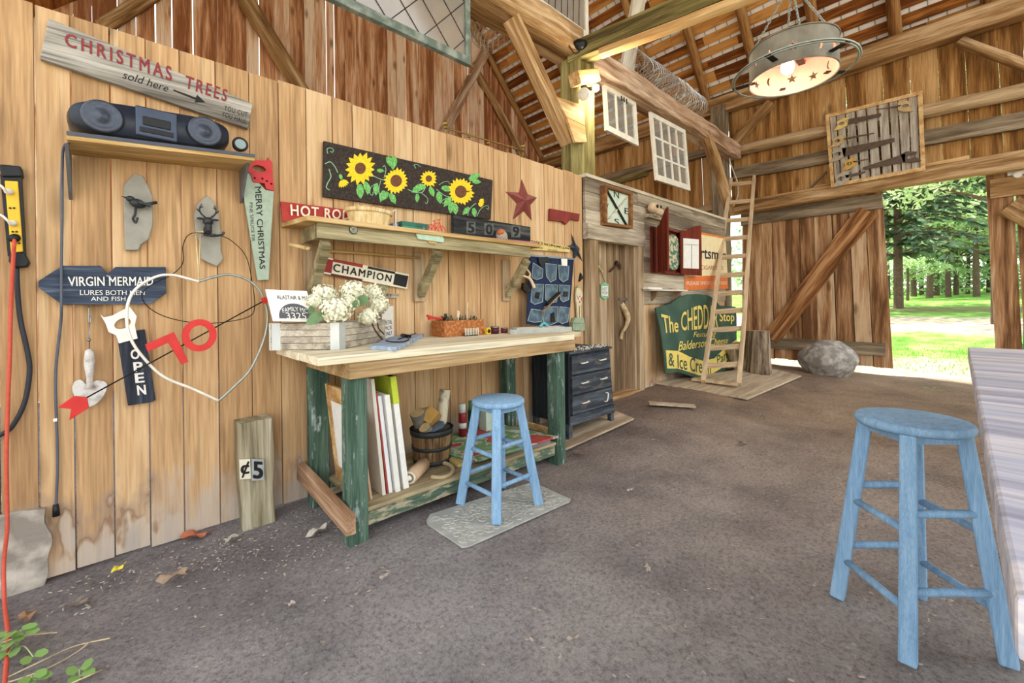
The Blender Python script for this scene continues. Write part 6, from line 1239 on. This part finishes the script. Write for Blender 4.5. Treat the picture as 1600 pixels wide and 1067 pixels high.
co=cut.obj('cut',None); bo=o.modifiers.new('bool','BOOLEAN'); bo.object=co; bo.operation='DIFFERENCE'; bo.solver='EXACT'
bo.use_self=True; C.view_layer.update(); nm_=D.meshes.new_from_object(o.evaluated_get(C.evaluated_depsgraph_get())); o.modifiers.clear(); o.data=nm_; D.objects.remove(co)
for e_ in (-1,1): B().tube([lc+V(((lr+.002)*math.cos(t*.0982),(lr+.002)*math.sin(t*.0982),e_*hh/2)) for t in range(64)],.004,6,True).obj('rolled_rim',GALV,s,True)
RZ=-.055
for r_,dz in ((lr*1.37,0),(lr*1.41,.006)): B().tube([lc+V((r_*math.cos(t*.0982),r_*math.sin(t*.0982),RZ+dz)) for t in range(64)],.005,6,True).obj('outer_ring',WIRE,s,True)
for k in range(5):
    a=k*1.2566+.5; d=V((math.cos(a),math.sin(a),0)); B().bar(lc+d*(lr-.03)+V((0,0,RZ)),lc+d*lr*1.42+V((0,0,RZ)),.028,.004).obj('ring_strap',DARK,s)
hk=V((0,0,H))+ray(1222,-26)*LD; hk=V((lc.x,lc.y,hk.z))
for k in range(4):
    a=k*1.5708+.4; p=lc+V((lr*.98*math.cos(a),lr*.98*math.sin(a),hh/2)); b=B(); n=26
    for i in range(n):
        q=p+(hk-p)*(i+.5)/n; d=(hk-p).normalized(); x_=d.orthogonal().normalized(); x_=x_ if i%2 else d.cross(x_); b.tube([q+d*.013*math.cos(t*1.0472)+x_*.006*math.sin(t*1.0472) for t in range(6)],.0018,4,True)
    b.obj('chain',WIRE,s)
B().tube([hk,V((hk.x,hk.y,roofz(hk.x)-.1))],.006,6).obj('hanging_rod',WIRE,s,True)
B().cyl(lc+V((0,0,hh/2)),lc+V((0,0,.03)),.02).obj('lamp_socket',DARK,s,True)
bu=lc+V((-.01,.02,-.02)); B().ball(bu,.032,.032,.04,sub=3).obj('light_bulb',emit('warm bulb',(1,.85,.6),25),s,True)
B().bar(lc+V((-lr+.01,0,hh/2-.02)),lc+V((lr-.01,0,hh/2-.02)),.03,.005).obj('inner_bar',DARK,s)
plight('drum_lamp_light',bu+V((0,0,-.06)),3.0,(1,.86,.70),.04)
# ---------------- woods and lawn beyond the doorway ----------------
def leafmat(name,a,b_,tr=.35):
    m,n,p,o=nodes(name); g=N(n,'ShaderNodeNewGeometry'); r=N(n,'ShaderNodeValToRGB'); setramp(r,[(0,a),(1,b_)]); n.links.new(g.outputs['Random Per Island'],r.inputs[0])
    n.links.new(r.outputs[0],p.inputs['Base Color']); p.inputs['Roughness'].default_value=.6; p.inputs['Specular IOR Level'].default_value=.25
    t=N(n,'ShaderNodeBsdfTranslucent'); n.links.new(mixc(n,r.outputs[0],(1,1,.4),.35,'MULTIPLY'),t.inputs[0]); x=N(n,'ShaderNodeMixShader'); x.inputs[0].default_value=tr
    n.links.new(p.outputs[0],x.inputs[1]); n.links.new(t.outputs[0],x.inputs[2]); n.links.new(x.outputs[0],o.inputs[0]); return m
LF1=leafmat('sunlit leaves','8fad74','d6e2c0',.45); LF2=leafmat('mid green leaves','6f9460','b8cf9e',.4); NDL=leafmat('spruce needles','34503a','7f9c80',.25); TRK=mat('tree bark','5a4a3c',.9,0,.3,10,.6)
def leaves(b,c,rx,ry,rz,n,s,rg,flat_=0.,shell=.5):
    for i in range(n):
        z=rg.uniform(-1,1); t=rg.uniform(0,6.2832); q=math.sqrt(1-z*z); k=shell+(1-shell)*rg.random()**.5
        p=V(c)+V((rx*q*math.cos(t),ry*q*math.sin(t),rz*z))*k; nn=V((rg.gauss(0,1),rg.gauss(0,1),rg.gauss(0,1)+flat_)).normalized(); u=nn.orthogonal().normalized(); u=M.Rotation(rg.uniform(0,6.3),3,nn)@u; v=nn.cross(u); L_=s*rg.uniform(.6,1.3)
        b.b.faces.new([b.b.verts.new(x) for x in (p-u*L_,p-u*L_*.2+v*L_*.45,p+u*L_,p-u*L_*.2-v*L_*.45)])
def branchy(b,p,d,L_,r,rg,dep,tips):
    q=p+d*L_; m_=p+d*L_*.5+V((rg.uniform(-.1,.1),rg.uniform(-.1,.1),rg.uniform(0,.1)))*L_*.4; b.tube(smooth_pts([p,m_,q],3),lambda t:r*(1-.4*t),6)
    if dep==0: tips.append(q); return
    for k in range(3): branchy(b,p+d*L_*rg.uniform(.5,1),(d+V((rg.uniform(-.8,.8),rg.uniform(-.8,.8),rg.uniform(-.1,.5)))).normalized(),L_*.62,r*.55,rg,dep-1,tips)
def broadleaf(seed,h,cr,n,ls,mm,low=.35):
    rg=random.Random(seed); b=B(); tips=[]; tr=h*.011+.03; b.tube(smooth_pts([(0,0,-.3),(rg.uniform(-.1,.1),0,h*.3),(rg.uniform(-.2,.2),rg.uniform(-.2,.2),h*.6),(0,0,h*.95)],4),lambda t:tr*(1-.75*t),8)
    for k in range(7): a=rg.uniform(0,6.3); branchy(b,V((0,0,h*rg.uniform(low,.8))),V((math.cos(a),math.sin(a),rg.uniform(.05,.6))).normalized(),cr*.55,tr*.45,rg,1,tips)
    c=B()
    for t in tips: leaves(c,t,cr*.38,cr*.38,cr*.2,n//len(tips),ls,rg,.6,.2)
    return b,c
def spruce(seed,h,r,low,n):
    rg=random.Random(seed); b=B().tube([(0,0,-.3),(0,0,.1),(0,0,h*.5),(0,0,h)],lambda t:(.2 if t<.2 else .18)*(1-.9*t)+.02,10); c=B()
    z=low
    while z<h-.3:
        k=1-(z-low)/(h-low); m_=max(4,int(9*k)+3)
        for i in range(m_):
            a=rg.uniform(0,6.3); L_=r*(.25+.75*k)*rg.uniform(.75,1.1); d=V((math.cos(a),math.sin(a),0)); p0=V((0,0,z)); pts=[p0,p0+d*L_*.5+V((0,0,.08*L_)),p0+d*L_+V((0,0,-.12*L_))]; sp=smooth_pts(pts,4); b.tube(sp,lambda t:.035*(1-.8*t),4)
            sd=V((-d.y,d.x,0))
            for j in range(n):
                t=rg.uniform(.15,1); q=sp[min(len(sp)-1,int(t*(len(sp)-1)))]; s_=rg.choice((-1,1)); w_=(d*.6+sd*s_*rg.uniform(.3,1)+V((0,0,-rg.uniform(.1,.7)))).normalized()*rg.uniform(.18,.42); e=w_.cross(V((rg.uniform(-1,1),rg.uniform(-1,1),1))).normalized()*.045
                c.b.faces.new([c.b.verts.new(x) for x in (q-e,q+w_*.5-e*1.3,q+w_,q+w_*.5+e*1.3,q+e)])
        z+=rg.uniform(.28,.42)
    return b,c
def tree(name,label,loc,parts,m1,rz=0.,sc=1.,group=None):
    s=T(name,label,'tree',loc,group); s.rotation_euler.z=rz; s.scale=(sc,sc,sc)
    for nm,me,m_ in (('trunk',parts[0],TRK),('crown',parts[1],m1)):
        o=D.objects.new(nm,me); COL.objects.link(o); o.parent=s
        if not me.materials: me.materials.append(m_)
    return s
def mesh(b,nm):
    me=D.meshes.new(nm); b.b.to_mesh(me); b.b.free(); return me
def meshes(p): return mesh(p[0],'trunk'),mesh(p[1],'crown')
def at(px,x): p=Xp(px,470,x); return (x,p.y,terr(x,p.y))
sp_=meshes(spruce(5,13,3.3,1.9,30)); tree('spruce_tree','big dark spruce with a straight bare lower trunk beyond the doorway',at(1404,21),sp_,NDL)
b1=meshes(broadleaf(11,9,3.4,5200,.11,LF1,.3)); b2=meshes(broadleaf(12,11,3.2,4200,.13,LF2,.2)); b3=meshes(broadleaf(13,8,2.6,3600,.12,LF1,.25))
tree('maple_tree','pale sunlit leafy tree arching in at the upper right of the doorway',at(1556,16.5),b1,LF1,2.2,.8)
tree('maple_tree','pale leafy tree standing left of the spruce beyond the barn door',at(1350,19),b1,LF1,.4,1.)
tree('young_tree','low bright leafy sapling right of the spruce trunk in the sun',(27,2.0,terr(27,2.)),b3,LF1,1.,.55)
rg=random.Random(21); k=0
for x,px in ((31,1385),(33,1428),(30,1452),(35,1463),(32,1482),(36,1494),(31,1526),(37,1440),(38,1512),(41,1400),(42,1475),(40,1545),(34,1575),(33,1610),(45,1425),(46,1500)):
    loc=at(px,x); tree('woodland_tree','tall slender tree in the sunlit wood beyond the lawn',loc,(b2,b1,b3)[k%3],LF2,rg.uniform(0,6.3),rg.uniform(.9,1.35),'trees of the wood beyond the lawn'); k+=1
b=B(); rg=random.Random(31)
for i in range(46):
    x=rg.uniform(34,48); y=rg.uniform(-14,16); leaves(b,(x,y,terr(x,y)+rg.uniform(.2,2.)),1.6,1.6,rg.uniform(.6,1.6),190,.17,rg,.3,.2)
for i in range(26):
    x=rg.uniform(48,56); y=rg.uniform(-18,20); leaves(b,(x,y,terr(x,y)+rg.uniform(1,9)),2.6,2.6,2.2,170,.3,rg,.3,.2)
o=b.obj('undergrowth',LF2); tag(o,'leafy green undergrowth filling the edge of the wood','undergrowth',None,'stuff')
b=B()
for i in range(7000):
    x=9.7+abs(rg.gauss(0,1))*2.6 if i%3 else rg.uniform(9.7,16); y=rg.uniform(-3.5,5.5); 
    if 13.6<x<18.2: continue
    z=terr(x,y); h_=rg.uniform(.02,.07); a=rg.uniform(0,6.3); d=V((math.cos(a),math.sin(a),0))*.008; t=V((rg.uniform(-.03,.03),rg.uniform(-.03,.03),h_)); p=V((x,y,z-.005)); b.b.faces.new([b.b.verts.new(q) for q in (p-d,p+d,p+t)])
o=b.obj('grass',leafmat('grass blades','5f8f34','a8cf74',.3)); tag(o,'short sunlit grass growing outside the doorway','grass',None,'stuff')
# green garden chair just outside
GC=mat('green garden paint','2f7a58',.5,0,.1,10); s=T('garden_chair','green slatted garden chair just outside the right door','chair',(10.4,-.62,0))
for y in (-.98,-.88,-.78,-.68,-.58): B().bar((10.3,y,.22),(10.05,y,.80),.08,.02,(1,0,0)).obj('back_slat',GC,s)
B().box((10.25,-1.02,.30),(10.75,-.54,.33)).obj('seat',GC,s)
for x in (10.3,10.7):
    for y in (-1.0,-.56): B().box((x-.03,y-.02,-.02),(x+.03,y+.02,.45)).obj('leg',GC,s)
# ---------------- litter and weeds on the dirt ----------------
def dleaf_(px,py,sz,rz,col,seed,z=.012):
    rg=random.Random(seed); b=B(); n=14; P=[]
    for i in range(n):
        a=6.2832*i/n; r=sz*(.55+.45*abs(math.cos(2.5*a)))*rg.uniform(.75,1.1); P.append((r*math.cos(a)*1.5,r*math.sin(a),.25*sz*math.sin(3*a+seed)+.2*sz*abs(math.sin(a))))
    c=b.b.verts.new((0,0,.1*sz)); v=[b.b.verts.new(p) for p in P]
    for i in range(n): b.b.faces.new([c,v[i],v[(i+1)%n]])
    b.tube([(sz*1.4,0,0),(sz*2.1,.1*sz,.1*sz)],.0015,4)
    o=b.obj('dry_leaf',mat('dry leaf '+col,col,.8,0,.2,40),None,False); p=Zp(px,py,0); o.location=(p.x,p.y,fl(p.x,p.y)+z); o.rotation_euler=(rg.uniform(-.2,.2),rg.uniform(-.2,.2),rz); return o
for a,lb_ in (((272,905,.05,.5,'a08a74',1),'crumpled tan dry leaf on the dirt near the front'),((305,840,.05,.2,'a9644a',2),'reddish dry leaf close under the pine boards'),((183,893,.022,.7,'d0c040',3),'tiny yellow leaf on the dirt near the foundation block'),((125,945,.035,.3,'7d736b',4),'grey dry leaf right of the foundation block'),((42,968,.03,1.2,'8a6a50',5),'brown dry leaf before the foundation block'),((360,845,.03,.4,'b5ada0',6),'pale dry leaf on the dirt right of the reddish leaf'),((455,778,.03,.1,'a8937a',7),'dry leaf lying by the workbench rear leg'),((497,832,.045,.4,'bdb6aa',8),'pale flattened leaf under the end of the workbench stretcher'),((1160,697,.03,.8,'6d6258',9),'dark leaf alone on the open floor beyond the mat'),((905,710,.035,.2,'6b5442',10),'brown leaf by the far workbench leg')): tag(dleaf_(*a),lb_,'leaf')
proto=dleaf_(600,905,.016,.3,'a89c90',20); tag(proto,'tiny dry leaf scrap scattered on the dirt floor','leaf','leaf scraps on the dirt floor')
rg=random.Random(44)
for i in range(46):
    px=rg.uniform(120,1500); py=rg.uniform(700,1050) if i%2 else rg.uniform(640,800); p=Zp(px,py,0)
    if p.y>1.9 or p.x>7 : continue
    if 1.2<p.x<2.1 and 1.6<p.y<2.15: continue
    c=proto.copy(); COL.objects.link(c); c.location=(p.x,p.y,fl(p.x,p.y)+.008); k_=rg.uniform(.4,1.1); c.scale=(k_,k_,k_); c.rotation_euler=(rg.uniform(-.3,.3),rg.uniform(-.3,.3),rg.uniform(0,6.3))
b=B()
for i in range(900):
    if i<520: px=rg.uniform(60,560); t=px/560; py=rg.gauss(905-t*95,40); 
    else: px=rg.uniform(300,1560); py=rg.uniform(650,1060)
    p=Zp(px,max(640,py),0)
    if p.y>2.72 or (1.2<p.x<2.1 and 1.6<p.y<2.15): continue
    a=rg.uniform(0,6.3); L_=rg.uniform(.004,.018); w_=rg.uniform(.002,.006); d=V((math.cos(a),math.sin(a),rg.uniform(-.2,.2))); q=V((p.x,p.y,fl(p.x,p.y)+.006+bumpy(p.x,p.y)-.004)); b.bar(q,q+d*L_,w_,.003)
o=b.obj('wood_chips',mat('pale chips','b8ab9c',.9,0,.3,9,0,'7a6d62')); tag(o,'pale wood chips and grit littering the dirt floor','litter',None,'stuff')
GLF=leafmat('weed leaf','6f9a4a','a5c97c',.3); STK=mat('dry stalk','b8a784',.9,0,.2,30)
def weed(label,root,tips):
    p=Zp(*root); s=T('weed',label,'plant',p)
    for (px,py,h) in tips:
        q=Zp(px,py,h); b=B().tube(smooth_pts([p,(p+q)/2+V((0,0,h*.4)),q],4),.002,5); b.obj('stem',mat('weed stem','9fae7a',.7),s,True)
        for sg in (-1,1):
            e=(q-p); e.z=0; e=(e.normalized() if e.length>1e-4 else V((1,0,0))); d=V((-e.y*sg,e.x*sg,.2))*.032+e*.012
            b=B(); c=q; u=d; w_=e*.026; b.b.faces.new([b.b.verts.new(x) for x in (c,c+u*.4+w_,c+u*.85+w_*.8,c+u,c+u*.85-w_*.8,c+u*.4-w_)]); b.obj('leaf',GLF,s)
weed('small green weed with round leaves at the foot of the orange cord',(28,1010,0),((34,985,.06),(8,993,.07),(38,992,.05),(4,1010,.05),(12,1022,.03),(52,1026,.04)))
weed('tiny green weed sprouting beside the dry stalks',(124,1058,0),((124,1046,.02),(126,1056,.01)))
weed('low green weed at the front edge of the floor near the cord',(48,1066,0),((50,1058,.03),(56,1062,.02)))
weed('small green tuft on the dirt before the doorway sill',(1455,611,0),((1448,606,.04),(1462,606,.03),(1470,610,.02)))
for P,lb_ in (((((8,1060),(60,1035),(115,1010),(172,997))),'long dry stalk lying along the dirt above the lower stalk'),(((10,1067),(70,1046),(118,1020),(140,1003)),'dry stalk crossing just below the long one'),(((0,1005),(40,993),(90,988)),'short dry stalk near the round leaves'),(((112,1067),(140,1055),(160,1046)),'dry stalk at the very front of the floor')):
    o=B().tube(smooth_pts([Zp(*p,.02+.01*math.sin(i*2)) for i,p in enumerate(P)],5),.0025,5).obj('dry_stalk',STK,None,True); tag(o,lb_,'stalk')
